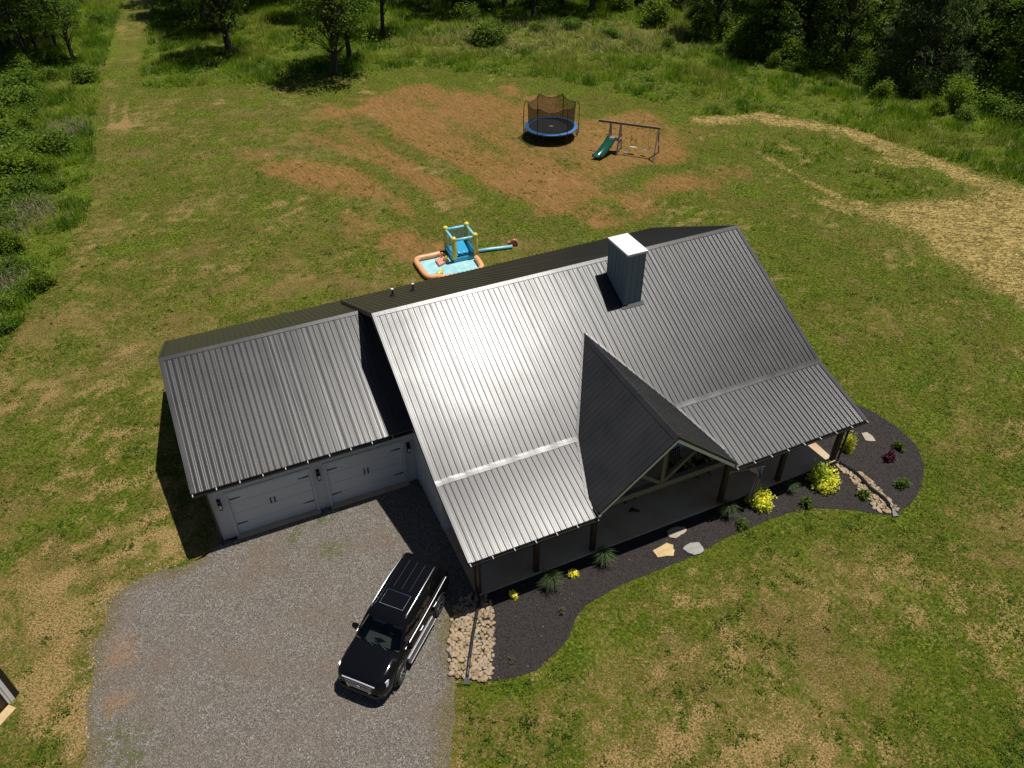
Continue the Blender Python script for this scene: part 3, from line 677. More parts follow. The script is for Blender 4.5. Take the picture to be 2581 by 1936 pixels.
obj('chimney_flashing', MB().hexa([(C0-.12, CV0-.16, z_up(CV0-.16)+.02), (C1+.12, CV0-.16, z_up(CV0-.16)+.02), (C1+.12, CV0-.001, z_up(CV0)+.02), (C0-.12, CV0-.001, z_up(CV0)+.02), (C0-.12, CV0-.16, z_up(CV0-.16)+.035), (C1+.12, CV0-.16, z_up(CV0-.16)+.035), (C1+.12, CV0-.001, z_up(CV0)+.06), (C0-.12, CV0-.001, z_up(CV0)+.06)]), M['roof'], ch)
for x0, x1 in ((C0-.12, C0-.022), (C1+.022, C1+.12)):
    obj('chimney_flashing', MB().hexa([(x0, CV0, z_up(CV0)+.018), (x1, CV0, z_up(CV0)+.018), (x1, CV1+.1, z_up(CV1+.1)+.018), (x0, CV1+.1, z_up(CV1+.1)+.018), (x0, CV0, z_up(CV0)+.033), (x1, CV0, z_up(CV0)+.033), (x1, CV1+.1, z_up(CV1+.1)+.033), (x0, CV1+.1, z_up(CV1+.1)+.033)]), M['roof'], ch)
# --- vent pipes on the rear slope
for u, v in ((1.85, 3.75), (2.85, 3.9)):
    z = ZR-S3*v; vp = obj('vent_pipe', MB().tube([(u, v, z-.1), (u, v, z+.34)], .04, 10), M['blackmetal'], house)
    obj('pipe_cap', MB().tube([(u, v, z+.34), (u, v, z+.38)], .06, 10), M['white'], vp); obj('pipe_boot', MB().lathe([(.045, .12), (.10, .03), (.17, .0)], 10, (u, v, z+.02)), M['roof'], vp)
# ================================================================ car
t = NT('black_car_paint'); n = t.noise(300, 2, .5, t.co()); t.set(Base_Color=(.004, .004, .005), Roughness=.05); t.p.inputs['Specular IOR Level'].default_value = .3; M['paint'] = t.m
M['chrome'] = plain('chrome', (.85, .86, .88), .30, .03, metallic=.6)
M['silver'] = plain('satin_silver', (.82, .82, .83), .36, .05, metallic=1)
M['rubber'] = plain('tyre_rubber', (.018, .018, .018), .85, .2, 20)
M['rim'] = plain('wheel_alloy', (.6, .61, .63), .35, .1, metallic=1)
M['plastic'] = plain('black_plastic', (.015, .015, .016), .55, .2)
M['leather'] = plain('pale_leather', (.42, .40, .36), .6, .1)
M['steering'] = plain('dark_leather', (.02, .02, .02), .5, .1)
t = NT('car_glass'); tr_ = t.new('BsdfTransparent'); tr_.inputs[0].default_value = (.68, .76, .72, 1); gl = t.new('BsdfGlossy'); gl.inputs['Roughness'].default_value = .02; fr = t.new('Fresnel'); fr.inputs[0].default_value = 1.5; mx = t.new('MixShader')
t.L(fr.outputs[0], mx.inputs[0]); t.L(tr_.outputs[0], mx.inputs[1]); t.L(gl.outputs[0], mx.inputs[2]); t.L(mx.outputs[0], t.out.inputs[0]); M['glass'] = t.m
t = NT('car_privacy_glass'); t.set(Base_Color=(.004, .004, .005), Roughness=.03); M['darkglass'] = t.m
t = NT('headlight_lens'); t.set(Base_Color=(.8, .82, .85), Roughness=.3, Metallic=.3); M['lens'] = t.m
t = NT('tail_lens'); t.set(Base_Color=(.25, .01, .01), Roughness=.1); M['tail'] = t.m

fw = Vector((S(1007, 1725)[0]-S(1103, 1552)[0], S(1007, 1725)[1]-S(1103, 1552)[1], 0)).normalized(); lf = Vector((-fw.y, fw.x, 0))
mid = (Vector(S(1007, 1725))+Vector(S(1103, 1552)))/2
car = tag(empty('parked_car', mid-lf*.90-fw*.16, math.atan2(fw.y, fw.x)), 'black sport utility vehicle with silver roof rails parked on the gravel drive', 'car')
ST = [(2.47, .50, .50, .72, .84, .00), (2.44, .70, .42, .80, .93, .01), (2.38, .80, .37, .88, 1.00, .015), (2.22, .885, .33, .96, 1.05, .02), (1.95, .925, .31, 1.0, 1.085, .03), (1.6, .938, .31, 1.02, 1.12, .035), (1.25, .942, .31, 1.03, 1.15, .035), (.98, .942, .31, 1.04, 1.165, .03),
      (.6, .942, .31, 1.04, 1.165, 0), (0, .942, .31, 1.03, 1.155, 0), (-.8, .942, .31, 1.03, 1.155, 0), (-1.5, .942, .32, 1.03, 1.155, 0), (-2.05, .930, .34, 1.03, 1.15, 0), (-2.30, .895, .38, 1.01, 1.12, 0), (-2.42, .82, .46, .97, 1.06, 0)]
mb = MB(); rows = []
for x, w, zb, zs, zt_, cr_ in ST:
    half = [(0, zb), (w*.72, zb), (w*.955, zb+.07), (w, zb+.24), (w*1.0, .70), (w*.985, zs-.06), (w*.955, zs+.02), (w*.89, zt_-.012), (w*.60, zt_+cr_*.7), (w*.3, zt_+cr_*.8), (0, zt_+cr_)]
    ring_ = [(x, y, z) for y, z in half]+[(x, -y, z) for y, z in half[-2:0:-1]]; rows.append(len(mb.v)); mb.v += ring_; nr = len(ring_)
for a, b in zip(rows, rows[1:]):
    for k in range(nr): mb.f.append((a+k, a+(k+1) % nr, b+(k+1) % nr, b+k))
mb.f.append(tuple(rows[0]+k for k in range(nr))); mb.f.append(tuple(rows[-1]+k for k in range(nr-1, -1, -1)))
body = obj('body', mb, M['paint'], car, smooth=38)
def outline(z, n=None):
    T = [(1.13, 1.22, -2.36, .875), (1.30, 1.05, -2.31, .845), (1.50, .82, -2.25, .79), (1.70, .58, -2.18, .725), (1.78, .44, -2.12, .69), (1.83, .26, -2.02, .63), (1.86, .0, -1.80, .48), (1.87, -.3, -1.5, .2)]
    for a, b in zip(T, T[1:]):
        if z <= b[0]: k = (z-a[0])/(b[0]-a[0]); return [a[i]+(b[i]-a[i])*k for i in (1, 2, 3)]
    return T[-1][1:]
def gpt(z, s):                 # s 0..: named spots on the cabin outline (right-hand y>0)
    xf, xr, hw = outline(z)
    return {'fc': (xf+.05, 0, z), 'fm': (xf+.03, hw*.55, z), 'f': (xf-.05, hw*.90, z), 'a': (xf-.17, hw, z), 'r': (xr+.13, hw*.985, z), 'rc': (xr, hw*.88, z), 'rm': (xr-.03, 0, z)}[s]
order = ['fc', 'fm', 'f', 'a', 'r', 'rc', 'rm']
mb = MB(); rows = []
for z in (1.70, 1.735, 1.78, 1.83, 1.86, 1.87):
    h = [gpt(z, s) for s in order]; ring_ = h+[(p[0], -p[1], p[2]) for p in h[-2:0:-1]]; rows.append(len(mb.v)); mb.v += ring_; nr = len(ring_)
for a, b in zip(rows, rows[1:]):
    for k in range(nr): mb.f.append((a+k, a+(k+1) % nr, b+(k+1) % nr, b+k))
mb.f.append(tuple(rows[-1]+k for k in range(nr))); mb.f.append(tuple(rows[0]+k for k in range(nr-1, -1, -1)))
roof = obj('roof', mb, M['paint'], car, smooth=40)
obj('sunroof', MB().prism([(.10, -.42), (.10, .42), (-.46, .42), (-.46, -.42)], 1.855, lambda p: 1.873), M['darkglass'], roof)
obj('sunroof_seal', MB().tube([(.11, -.43, 1.866), (.11, .43, 1.866), (-.47, .43, 1.876), (-.47, -.43, 1.876), (.11, -.43, 1.866)], .005, 5), M['silver'], roof)
for y in (-.3, 0, .3): obj('roof_ridge', MB().bar((-.62, y, 1.873), (-1.80, y, 1.868), .014, .012), M['plastic'], roof)
for y in (-1, 1): obj('roof_rail', MB().tube([(.30, y*.63, 1.79), (.20, y*.64, 1.87), (-.9, y*.645, 1.905), (-1.75, y*.63, 1.88), (-1.88, y*.61, 1.82)], .026, 8), M['silver'], roof, smooth=True)
def lerp(a, b, k): return tuple(a[i]+(b[i]-a[i])*k for i in range(3))
def mir(p): return (p[0], -p[1], p[2])
for sg in (1, -1):
    m_ = (lambda p: p) if sg > 0 else mir
    for nm, s0, s1 in (('pillar', 'f', 'a'), ('pillar', 'r', 'rc')):
        A, B = gpt(1.12, s0), gpt(1.12, s1); C, D = gpt(1.705, s1), gpt(1.705, s0); mids = [(gpt(z, s0), gpt(z, s1)) for z in (1.12, 1.30, 1.50, 1.705)]
        mb = MB()
        for (a, b), (c, d) in zip(mids, mids[1:]): mb.add([m_(a), m_(b), m_(d), m_(c)], [(0, 1, 2, 3)])
        obj(nm, mb, M['paint'], car)
    side = lambda z, k: lerp(gpt(z, 'a'), gpt(z, 'r'), k)
    for k0, k1, mt, nm in ((0, .355, 'darkglass', 'side_window'), (.375, .66, 'darkglass', 'side_window'), (.69, 1.0, 'darkglass', 'side_window')):
        mb = MB()
        zs_ = (1.14, 1.30, 1.50, 1.705)
        for z0, z1 in zip(zs_, zs_[1:]): mb.add([m_(side(z0, k0)), m_(side(z0, k1)), m_(side(z1, k1)), m_(side(z1, k0))], [(0, 1, 2, 3)])
        obj(nm, mb, M[mt], car)
    for k0, k1 in ((.355, .375), (.66, .69)):
        mb = MB()
        for z0, z1 in zip(zs_, zs_[1:]): mb.add([m_(side(z0, k0)), m_(side(z0, k1)), m_(side(z1, k1)), m_(side(z1, k0))], [(0, 1, 2, 3)])
        obj('pillar', mb, M['paint'], car)
    obj('window_trim', MB().tube([(.95, sg*.905, 1.135), (0, sg*.912, 1.145), (-1.2, sg*.905, 1.15), (-2.1, sg*.885, 1.15)], .012, 6), M['chrome'], car)
    rb = obj('running_board', MB().box(-.92, .95, sg*.90 if sg > 0 else -1.04, 1.04 if sg > 0 else sg*.90, .30, .37), M['plastic'], car); bevel(rb, .02)
    obj('step_trim', MB().bar((-.90, sg*1.035, .365), (.93, sg*1.035, .365), .02, .025), M['silver'], rb)
    obj('door_moulding', MB().bar((-.85, sg*.948, .52), (.9, sg*.948, .52), .012, .03), M['chrome'], car)
    for x in (.05, -.95): obj('door_handle', MB().tube([(x, sg*.945, .945), (x-.03, sg*.975, .95), (x-.19, sg*.975, .95), (x-.22, sg*.945, .945)], .016, 6), M['chrome'], car)
    for x in (.92, -.05, -1.02): obj('door_seam', MB().bar((x, sg*.9385, .42), (x, sg*.930, 1.0), .012, .01, (1, 0, 0)), M['plastic'], car)
    mir_ = obj('wing_mirror', MB().hexa([(.74, sg*.92, 1.14), (.94, sg*.94, 1.14), (.90, sg*1.13, 1.15), (.78, sg*1.13, 1.15), (.74, sg*.92, 1.30), (.91, sg*.94, 1.30), (.88, sg*1.12, 1.32), (.78, sg*1.12, 1.32)]), M['paint'], car, smooth=40); bevel(mir_, .03)
    obj('headlight', MB().hexa([(2.395, sg*.56, .84), (2.20, sg*.895, .86), (2.10, sg*.90, .86), (2.30, sg*.56, .84), (2.37, sg*.55, .965), (2.13, sg*.885, 1.035), (2.02, sg*.89, 1.035), (2.28, sg*.55, .965)]), M['lens'], car)
    obj('fog_light', MB().hexa([(2.43, sg*.60, .52), (2.33, sg*.80, .52), (2.28, sg*.80, .52), (2.40, sg*.60, .52), (2.43, sg*.60, .58), (2.33, sg*.80, .60), (2.28, sg*.80, .60), (2.40, sg*.60, .58)]), M['chrome'], car)
    obj('tail_light', MB().hexa([(-2.40, sg*.68, .85), (-2.22, sg*.915, .85), (-2.15, sg*.92, .85), (-2.36, sg*.66, .85), (-2.38, sg*.68, 1.12), (-2.20, sg*.90, 1.12), (-2.13, sg*.905, 1.12), (-2.34, sg*.66, 1.12)]), M['tail'], car)
mb = MB()
for z0, z1 in zip((1.14, 1.30, 1.50), (1.30, 1.50, 1.705)):
    for s0, s1 in (('f', 'fm'), ('fm', 'fc')):
        a, b, c, d = gpt(z0, s0), gpt(z0, s1), gpt(z1, s1), gpt(z1, s0); mb.add([a, b, c, d], [(0, 1, 2, 3)]); mb.add([mir(a), mir(b), mir(c), mir(d)], [(0, 1, 2, 3)])
obj('windscreen', mb, M['glass'], car)
mb = MB()
for z0, z1 in zip((1.14, 1.30, 1.50), (1.30, 1.50, 1.705)):
    a, b, c, d = gpt(z0, 'rc'), gpt(z0, 'rm'), gpt(z1, 'rm'), gpt(z1, 'rc'); mb.add([a, b, c, d], [(0, 1, 2, 3)]); mb.add([mir(a), mir(b), mir(c), mir(d)], [(0, 1, 2, 3)])
obj('rear_window', mb, M['darkglass'], car)
for y in (.38, -.12): obj('wiper', MB().tube([(1.25, y, 1.185), (1.15, y-.28, 1.22), (1.08, y-.52, 1.235)], .011, 5), M['plastic'], car)
for y in (.38, -.38):
    s_ = obj('front_seat', MB().hexa([(.2, y-.25, 1.10), (.42, y-.25, 1.10), (.42, y+.25, 1.10), (.2, y+.25, 1.10), (.04, y-.21, 1.52), (.18, y-.21, 1.52), (.18, y+.21, 1.52), (.04, y+.21, 1.52)]).box(.04, .15, y-.12, y+.12, 1.53, 1.66), M['leather'], car); bevel(s_, .04)
obj('dashboard', MB().box(.78, 1.16, -.78, .78, 1.10, 1.19), M['plastic'], car)
obj('steering_wheel', MB().tube([(.66+.08*math.sin(a), .38+.19*math.cos(a), 1.24+.15*math.sin(a)) for a in np.linspace(0, 2*PI, 17)], .016, 6, False), M['steering'], car)
gr = obj('grille', MB().hexa([(2.465, -.40, .60), (2.465, .40, .60), (2.40, .40, .60), (2.40, -.40, .60), (2.425, -.54, .95), (2.425, .54, .95), (2.36, .54, .95), (2.36, -.54, .95)]), M['plastic'], car)
for i, z in enumerate((.66, .735, .81, .885)):
    k = (z-.60)/.35; w = .38+.14*k; x = 2.478-.035*k; obj('grille_bar', MB().bar((x, -w, z), (x, w, z), .024, .028, (1, 0, .35)), M['chrome'], gr)
obj('grille_frame', MB().tube([(2.47, .36, .56), (2.46, .44, .68), (2.445, .42, .76), (2.43, .58, .965), (2.435, 0, .985), (2.43, -.58, .965), (2.445, -.42, .76), (2.46, -.44, .68), (2.47, -.36, .56)], .024, 6), M['chrome'], gr)
em = MB().tube([(2.49, .085*math.cos(a), .775+.06*math.sin(a)) for a in np.linspace(0, 2*PI, 17)], .009, 5, False); em.bar((2.492, .02, .815), (2.492, -.028, .745), .012, .012).bar((2.492, -.028, .745), (2.492, .055, .745), .012, .012)
obj('emblem', em, M['chrome'], gr)
obj('front_bumper', MB().hexa([(2.50, -.62, .40), (2.50, .62, .40), (2.30, .88, .40), (2.30, -.88, .40), (2.49, -.62, .54), (2.49, .62, .54), (2.30, .89, .54), (2.30, -.89, .54)]), M['plastic'], car)
for x in (1.395, -1.395):
    for sg in (1, -1):
        e = obj('wheel', MB().lathe([(.20, -.12), (.30, -.13), (.365, -.125), (.385, -.09), (.39, 0), (.385, .09), (.365, .125), (.30, .13), (.20, .12)], 28, (0, 0, 0), 'y'), M['rubber'], car, smooth=40); e.location = (x, sg*.835, .39)
        if x > 0: e.rotation_euler = (0, 0, .12)
        mb = MB().lathe([(.235, sg*.10), (.255, sg*.128), (.268, sg*.12)], 24, (0, 0, 0), 'y').lathe([(.0, sg*.085), (.07, sg*.095), (.08, sg*.06)], 12, (0, 0, 0), 'y')
        for k in range(6):
            a = k*PI/3; mb.bar((.06*math.cos(a), sg*.08, .06*math.sin(a)), (.245*math.cos(a), sg*.112, .245*math.sin(a)), .055, .03, (0, 1, 0))
        obj('rim', mb, M['rim'], e); obj('brake_disc', MB().lathe([(.0, sg*.03), (.2, sg*.03), (.21, sg*.0)], 20, (0, 0, 0), 'y'), M['plastic'], e)
        obj('wheel_arch', MB().tube([(x+.455*math.cos(a), sg*.938, .40+.455*math.sin(a)) for a in np.linspace(-.15, PI+.15, 15)], .03, 6), M['plastic'], car)

# ================================================================ trampoline
M['mat'] = plain('trampoline_mat', (.014, .014, .016), .8, .2)
M['pad'] = plain('blue_vinyl', (.06, .17, .36), .4, .25, 2)
t = NT('safety_net'); tr_ = t.new('BsdfTransparent'); df = t.new('BsdfDiffuse'); df.inputs[0].default_value = (.03, .025, .02, 1); mx = t.new('MixShader'); mx.inputs[0].default_value = .58
t.L(tr_.outputs[0], mx.inputs[1]); t.L(df.outputs[0], mx.inputs[2]); t.L(mx.outputs[0], t.out.inputs[0]); M['net'] = t.m
tp = S(1270+586*.2034, 200+578*.2034, .85)
tramp = tag(empty('trampoline', (tp[0], tp[1], 0)), 'round blue padded trampoline with black safety net', 'trampoline')
RT, ZP = 2.08, .85
obj('jumping_mat', MB().lathe([(0, ZP-.02), (1.0, ZP-.025), (1.80, ZP)], 48), M['mat'], tramp)
obj('safety_pad', MB().lathe([(1.76, ZP+.0), (1.78, ZP+.035), (1.92, ZP+.045), (RT, ZP+.02), (RT+.015, ZP-.03), (RT, ZP-.06)], 56), M['pad'], tramp, smooth=50)
obj('frame_ring', MB().ring((0, 0, ZP-.05), RT-.04, .03, 48, 8), M['blackmetal'], tramp)
obj('mat_mark', MB().bar((-.19, .0, ZP-.015), (.19, .04, ZP-.015), .035, .006).bar((-.08, .16, ZP-.011), (.08, -.16, ZP-.011), .035, .006), M['white'], tramp)
PA = [math.radians(a) for a in (62, 118, 178, 238, 302, 2)]; ZN = 2.8
for a in PA:
    c, s = math.cos(a), math.sin(a)
    pole = obj('net_pole', MB().tube([(c*(RT+.08), s*(RT+.08), .25), (c*(RT+.09), s*(RT+.09), 1.7), (c*(RT+.06), s*(RT+.06), 2.45), (c*(RT-.05), s*(RT-.05), 2.72), (c*(RT-.16), s*(RT-.16), ZN+.04)], .03, 8), M['blackmetal'], tramp, smooth=True)
    obj('leg', MB().tube([(c*(RT-.04), s*(RT-.04), ZP-.05), (c*(RT+.02), s*(RT+.02), .04), (math.cos(a+.22)*(RT+.02), math.sin(a+.22)*(RT+.02), .03), (math.cos(a+.26)*(RT-.04), math.sin(a+.26)*(RT-.04), ZP-.05)], .028, 8), M['blackmetal'], tramp)
mb = MB(); N = 96; H = 7
A6 = sorted([a % (2*PI) for a in PA])
for i in range(N):
    a = 2*PI*i/N; k = max(j for j in range(6) if A6[j] <= a) if a >= A6[0] else 5
    a0 = A6[k]; a1 = A6[(k+1) % 6]; sp_ = (a1-a0) % (2*PI); f_ = ((a-a0) % (2*PI))/sp_; sag = 4*f_*(1-f_)
    for j in range(H):
        q = j/(H-1); r = (1.80+(RT-.18-1.80)*q)*(1-.09*sag*q); z = ZP+(ZN-.30*sag-ZP)*q; mb.v.append((r*math.cos(a), r*math.sin(a), z))
for i in range(N):
    for j in range(H-1): mb.f.append((i*H+j, ((i+1) % N)*H+j, ((i+1) % N)*H+j+1, i*H+j+1))
nt_ = obj('safety_net', mb, M['net'], tramp, smooth=True)
mb = MB(); mb.tube([mb_ for mb_ in [tuple(nt_.data.vertices[i*H+H-1].co) for i in range(N)]+[tuple(nt_.data.vertices[H-1].co)]], .014, 5, False); obj('net_hem', mb, M['blackmetal'], nt_)

# ================================================================ swing set
M['green_plastic'] = plain('green_plastic', (.010, .085, .052), .18, .1, spec=.6)
M['blue_plastic'] = plain('faded_blue_plastic', (.16, .24, .27), .4, .1)
M['pale_plastic'] = plain('pale_green_plastic', (.42, .45, .33), .4, .1)
M['chain'] = plain('chain_steel', (.10, .09, .07), .5, .2)
C5 = lambda a, b, z=0: Vector(S(1490+a*.11455, 240+b*.11455, z))
ZBm = 2.28
b0, b1 = C5(170, 535, ZBm), C5(1530, 715, ZBm); ax = (b1-b0).normalized(); pr = Vector((ax.y, -ax.x, 0))     # pr points to the camera side
swing = tag(empty('swing_set', (b0.x, b0.y, 0), math.atan2(ax.y, ax.x)), 'wooden swing set with a green slide and ladder tower', 'swing set')
W = lambda s, d, z: (s, -d, z)         # s along the beam, d to the front, z up
LEN = (b1-b0).length
obj('top_beam', MB().bar(W(0, 0, ZBm-.07), W(LEN, 0, ZBm-.07), .09, .16), M['greywood'], swing)
def A(s, sp, nm='leg'):
    for d in (-1, 1): obj(nm, MB().bar(W(s, d*.05, ZBm-.15), W(s, d*sp, 0), .09, .09, (1, 0, 0)), M['greywood'], swing)
A(LEN-.12, .98)
obj('leg_brace', MB().bar(W(LEN-.06, -.55, .98), W(LEN-.06, .75, .62), .03, .1), M['greywood'], swing)
for s in (.95, 1.72): A(s, .62 if s < 1 else .72)
obj('platform', MB().box(.90, 1.80, -.42, .30, 1.02, 1.07), M['greywood'], swing)
for s in (.93, 1.78): obj('platform_rail', MB().bar(W(s, -.34, 1.45), W(s, .40, 1.62), .03, .09), M['greywood'], swing)
for k, z in enumerate((.22, .42, .62, .82)): obj('ladder_rung', MB().bar(W(1.72, -.60+z*.2, z), W(1.72, .60-z*.25, z), .05, .06), M['greywood'], swing)
# slide: half-pipe chute running to the front and a little left
sl = MB(); top_ = (1.18, .34, 1.10); bot_ = (.55, 2.05, .12); nsl = 12; rows = []
for i in range(nsl+1):
    k = i/nsl; s = top_[0]+(bot_[0]-top_[0])*k; d = top_[1]+(bot_[1]-top_[1])*k; z = top_[2]+(bot_[2]-top_[2])*(k**.92)-.10*math.sin(PI*k)+(.10*smooth(.82, 1, k) if k > .82 else 0)
    row = []
    for y, h in ((-.36, .17), (-.32, .21), (-.28, .17), (-.19, .035), (0, 0), (.19, .035), (.28, .17), (.32, .21), (.36, .17), (.34, -.02), (0, -.04), (-.34, -.02)):
        row.append(len(sl.v)); sl.v.append(W(s+y, d, z+h))
    rows.append(row)
for a, b in zip(rows, rows[1:]):
    for k in range(12): sl.f.append((a[k], a[(k+1) % 12], b[(k+1) % 12], b[k]))
sl.f.append(tuple(rows[0])); sl.f.append(tuple(rows[-1][::-1]))
obj('slide', sl, M['green_plastic'], swing, smooth=50)
def hang(s, w, z, mat, nm, dz=0, belt=False):
    if belt: st = obj(nm, MB().extr([W(s-w, -.09, z+.08), W(s-w*.6, -.09, z), W(s+w*.6, -.09, z), W(s+w, -.09, z+.08), W(s+w, -.09, z+.10), W(s+w*.6, -.09, z+.02), W(s-w*.6, -.09, z+.02), W(s-w, -.09, z+.10)], (0, -.18, 0)), mat, swing)
    else: st = bevel(obj(nm, MB().box(s-w-.06, s+w+.06, -.12, .12, z, z+.035), mat, swing), .01)
    for q in (-1, 1): obj('chain', MB().tube([W(s+q*w, 0, ZBm-.15), W(s+q*w, 0, z+.06)], .008, 5), M['chain'], st)
hang(2.78, .20, .52, M['pale_plastic'], 'swing_seat'); hang(3.72, .20, .42, M['blue_plastic'], 'swing_seat', 0, True)
gl_ = obj('glider_seat', MB().box(2.10, 2.42, -.10, .12, .02, .06), M['blue_plastic'], swing)

# ================================================================ inflatable water play centre
M['inf_y'] = plain('yellow_vinyl', (.62, .55, .10), .35, .06, 3); M['inf_b'] = plain('blue_vinyl_tube', (.03, .32, .55), .35, .1, 3)
M['inf_lb'] = plain('pale_blue_vinyl', (.25, .60, .70), .35, .06, 3); M['inf_o'] = plain('peach_vinyl', (.74, .36, .17), .4, .12, 2); M['inf_p'] = plain('coral_vinyl', (.70, .30, .24), .4, .08, 3)
t = NT('printed_pool_floor'); n = t.noise(2.2, 3, .5, t.co()); t.set(Base_Color=t.ramp(n, [(.35, (.26, .55, .58)), (.65, (.42, .66, .68))]), Roughness=.35); M['inf_floor'] = t.m
t = NT('grey_mesh'); tr_ = t.new('BsdfTransparent'); df = t.new('BsdfDiffuse'); df.inputs[0].default_value = (.35, .42, .45, 1); mx = t.new('MixShader'); mx.inputs[0].default_value = .45
t.L(tr_.outputs[0], mx.inputs[1]); t.L(df.outputs[0], mx.inputs[2]); t.L(mx.outputs[0], t.out.inputs[0]); M['mesh'] = t.m
C4 = lambda a, b, z=0: S(1000+a*.1808, 520+b*.1808, z)
ib = S(1000+790*.1808, 520+800*.1808, 0)
infl = tag(empty('inflatable_bouncer', (ib[0], ib[1], 0), PSI-.03), 'inflatable bouncer with yellow posts and a splash pool on the lawn', 'bouncer')
c_, s_ = math.cos(PSI-.03), math.sin(PSI-.03)
def I(a, b, z=0):
    p = C4(a, b, z); x, y = p[0]-ib[0], p[1]-ib[1]; return Vector((c_*x+s_*y, -s_*x+c_*y, z))
BW, BD = 1.62, 1.75
bs = obj('bouncer_base', MB().box(0, BW, 0, BD, 0, .36), M['inf_b'], infl); bevel(bs, .13, 4)
for k in range(5): obj('floor_baffle', MB().tube([(.18+k*.32, .12, .37), (.18+k*.32, BD-.12, .37)], .10, 8), M['inf_b'], infl, smooth=True)
obj('bouncer_slide', MB().hexa([(.50, .1, .38), (1.25, .1, .38), (1.25, 1.5, .42), (.50, 1.5, .42), (.50, .1, .42), (1.25, .1, .42), (1.25, 1.5, .62), (.50, 1.5, .62)]), M['inf_b'], infl)
ZC = 1.55
for x in (.14, BW-.14):
    for y in (.14, BD-.14): obj('post', MB().lathe([(.0, .22), (.15, .24), (.165, .35), (.16, ZC-.15), (.15, ZC-.12), (.165, ZC-.1), (.165, ZC+.02), (.12, ZC+.09), (0, ZC+.11)], 14, (x, y, 0)), M['inf_y'], infl, smooth=50)
for p, q in (((.14, .14), (BW-.14, .14)), ((BW-.14, .14), (BW-.14, BD-.14)), ((BW-.14, BD-.14), (.14, BD-.14)), ((.14, BD-.14), (.14, .14))):
    obj('top_rail', MB().tube([(*p, ZC-.12), (*q, ZC-.12)], .085, 10), M['inf_lb'], infl, smooth=True)
for p, q in (((BW-.14, .2), (BW-.14, BD-.2)), ((BW-.2, BD-.14), (.2, BD-.14)), ((.14, BD-.2), (.14, .9))):
    obj('mesh_wall', MB().add([(*p, .35), (*q, .35), (*q, ZC-.15), (*p, ZC-.15)], [(0, 1, 2, 3)]), M['mesh'], infl)
tubez = .17
outl = [I(600, 660, tubez), I(480, 690, tubez), I(330, 720, tubez), I(275, 750, tubez), I(285, 800, tubez), I(340, 880, tubez), I(395, 950, tubez), I(460, 990, tubez), I(560, 985, tubez), I(700, 990, tubez), I(900, 960, tubez), I(1050, 930, tubez), I(1165, 880, tubez), I(1180, 830, tubez), I(1140, 760, tubez), I(1105, 715, tubez)]
sm = []
for i in range(len(outl)-1):
    for k in range(4):
        p0, p1, p2, p3 = outl[max(i-1, 0)], outl[i], outl[i+1], outl[min(i+2, len(outl)-1)]; q = k/4
        sm.append(.5*((2*p1)+(-p0+p2)*q+(2*p0-5*p1+4*p2-p3)*q*q+(-p0+3*p1-3*p2+p3)*q**3))
sm.append(outl[-1])
obj('pool_tube', MB().tube(sm, .17, 10), M['inf_o'], infl, smooth=True)
obj('pool_floor', MB().prism([(p.x, p.y) for p in sm[::2]]+[(BW*.9, .4), (.2, .5)], .01, .03), M['inf_floor'], infl)
pd = MB(); q0, q1, q2, q3 = I(530, 735, .2), I(650, 690, .2), I(735, 740, .2), I(590, 815, .2)
o = obj('landing_pad', pd.prism([q0[:2], q3[:2], q2[:2], q1[:2]], .03, .20), M['inf_p'], infl); bevel(o, .07, 3)
arm0, arm1 = I(560, 970, .2), I(640, 890, .2)
obj('pool_divider', MB().tube([arm0, (arm0+arm1)/2, arm1], [.14, .15, .09], 10), M['inf_y'], infl, smooth=True)
obj('water_gun', MB().tube([I(660, 745, .25), I(690, 715, .4), I(715, 690, .5)], [.10, .09, .06], 8), M['inf_y'], infl, smooth=True)
obj('water_gun', MB().tube([I(625, 690, .2), I(632, 650, .5)], [.09, .05], 8), M['inf_o'], infl, smooth=True)
a0, a1 = I(1130, 625, .12), I(1610, 560, .12)
obj('air_hose', MB().tube([a0, (a0*2+a1)/3+Vector((0, .03, 0)), (a0+a1*2)/3, a1], .11, 10), M['inf_lb'], infl, smooth=True)
M['blower'] = plain('orange_plastic', (.50, .16, .07), .45, .1)
bl = tag(empty('air_blower', C4(1635, 545)), 'orange electric air blower at the end of the blue hose', 'blower')
o = obj('fan_housing', MB().lathe([(.0, -.12), (.19, -.12), (.23, -.06), (.23, .06), (.19, .12), (.0, .12)], 18, (0, 0, .24), 'y'), M['blower'], bl, smooth=40)
obj('outlet', MB().box(-.38, -.05, -.10, .10, .06, .26), M['blower'], bl); obj('foot', MB().box(-.2, .24, -.16, .16, 0, .03), M['plastic'], bl); obj('carry_handle', MB().tube([(-.1, 0, .45), (-.08, 0, .53), (.1, 0, .53), (.12, 0, .45)], .018, 6), M['plastic'], bl)

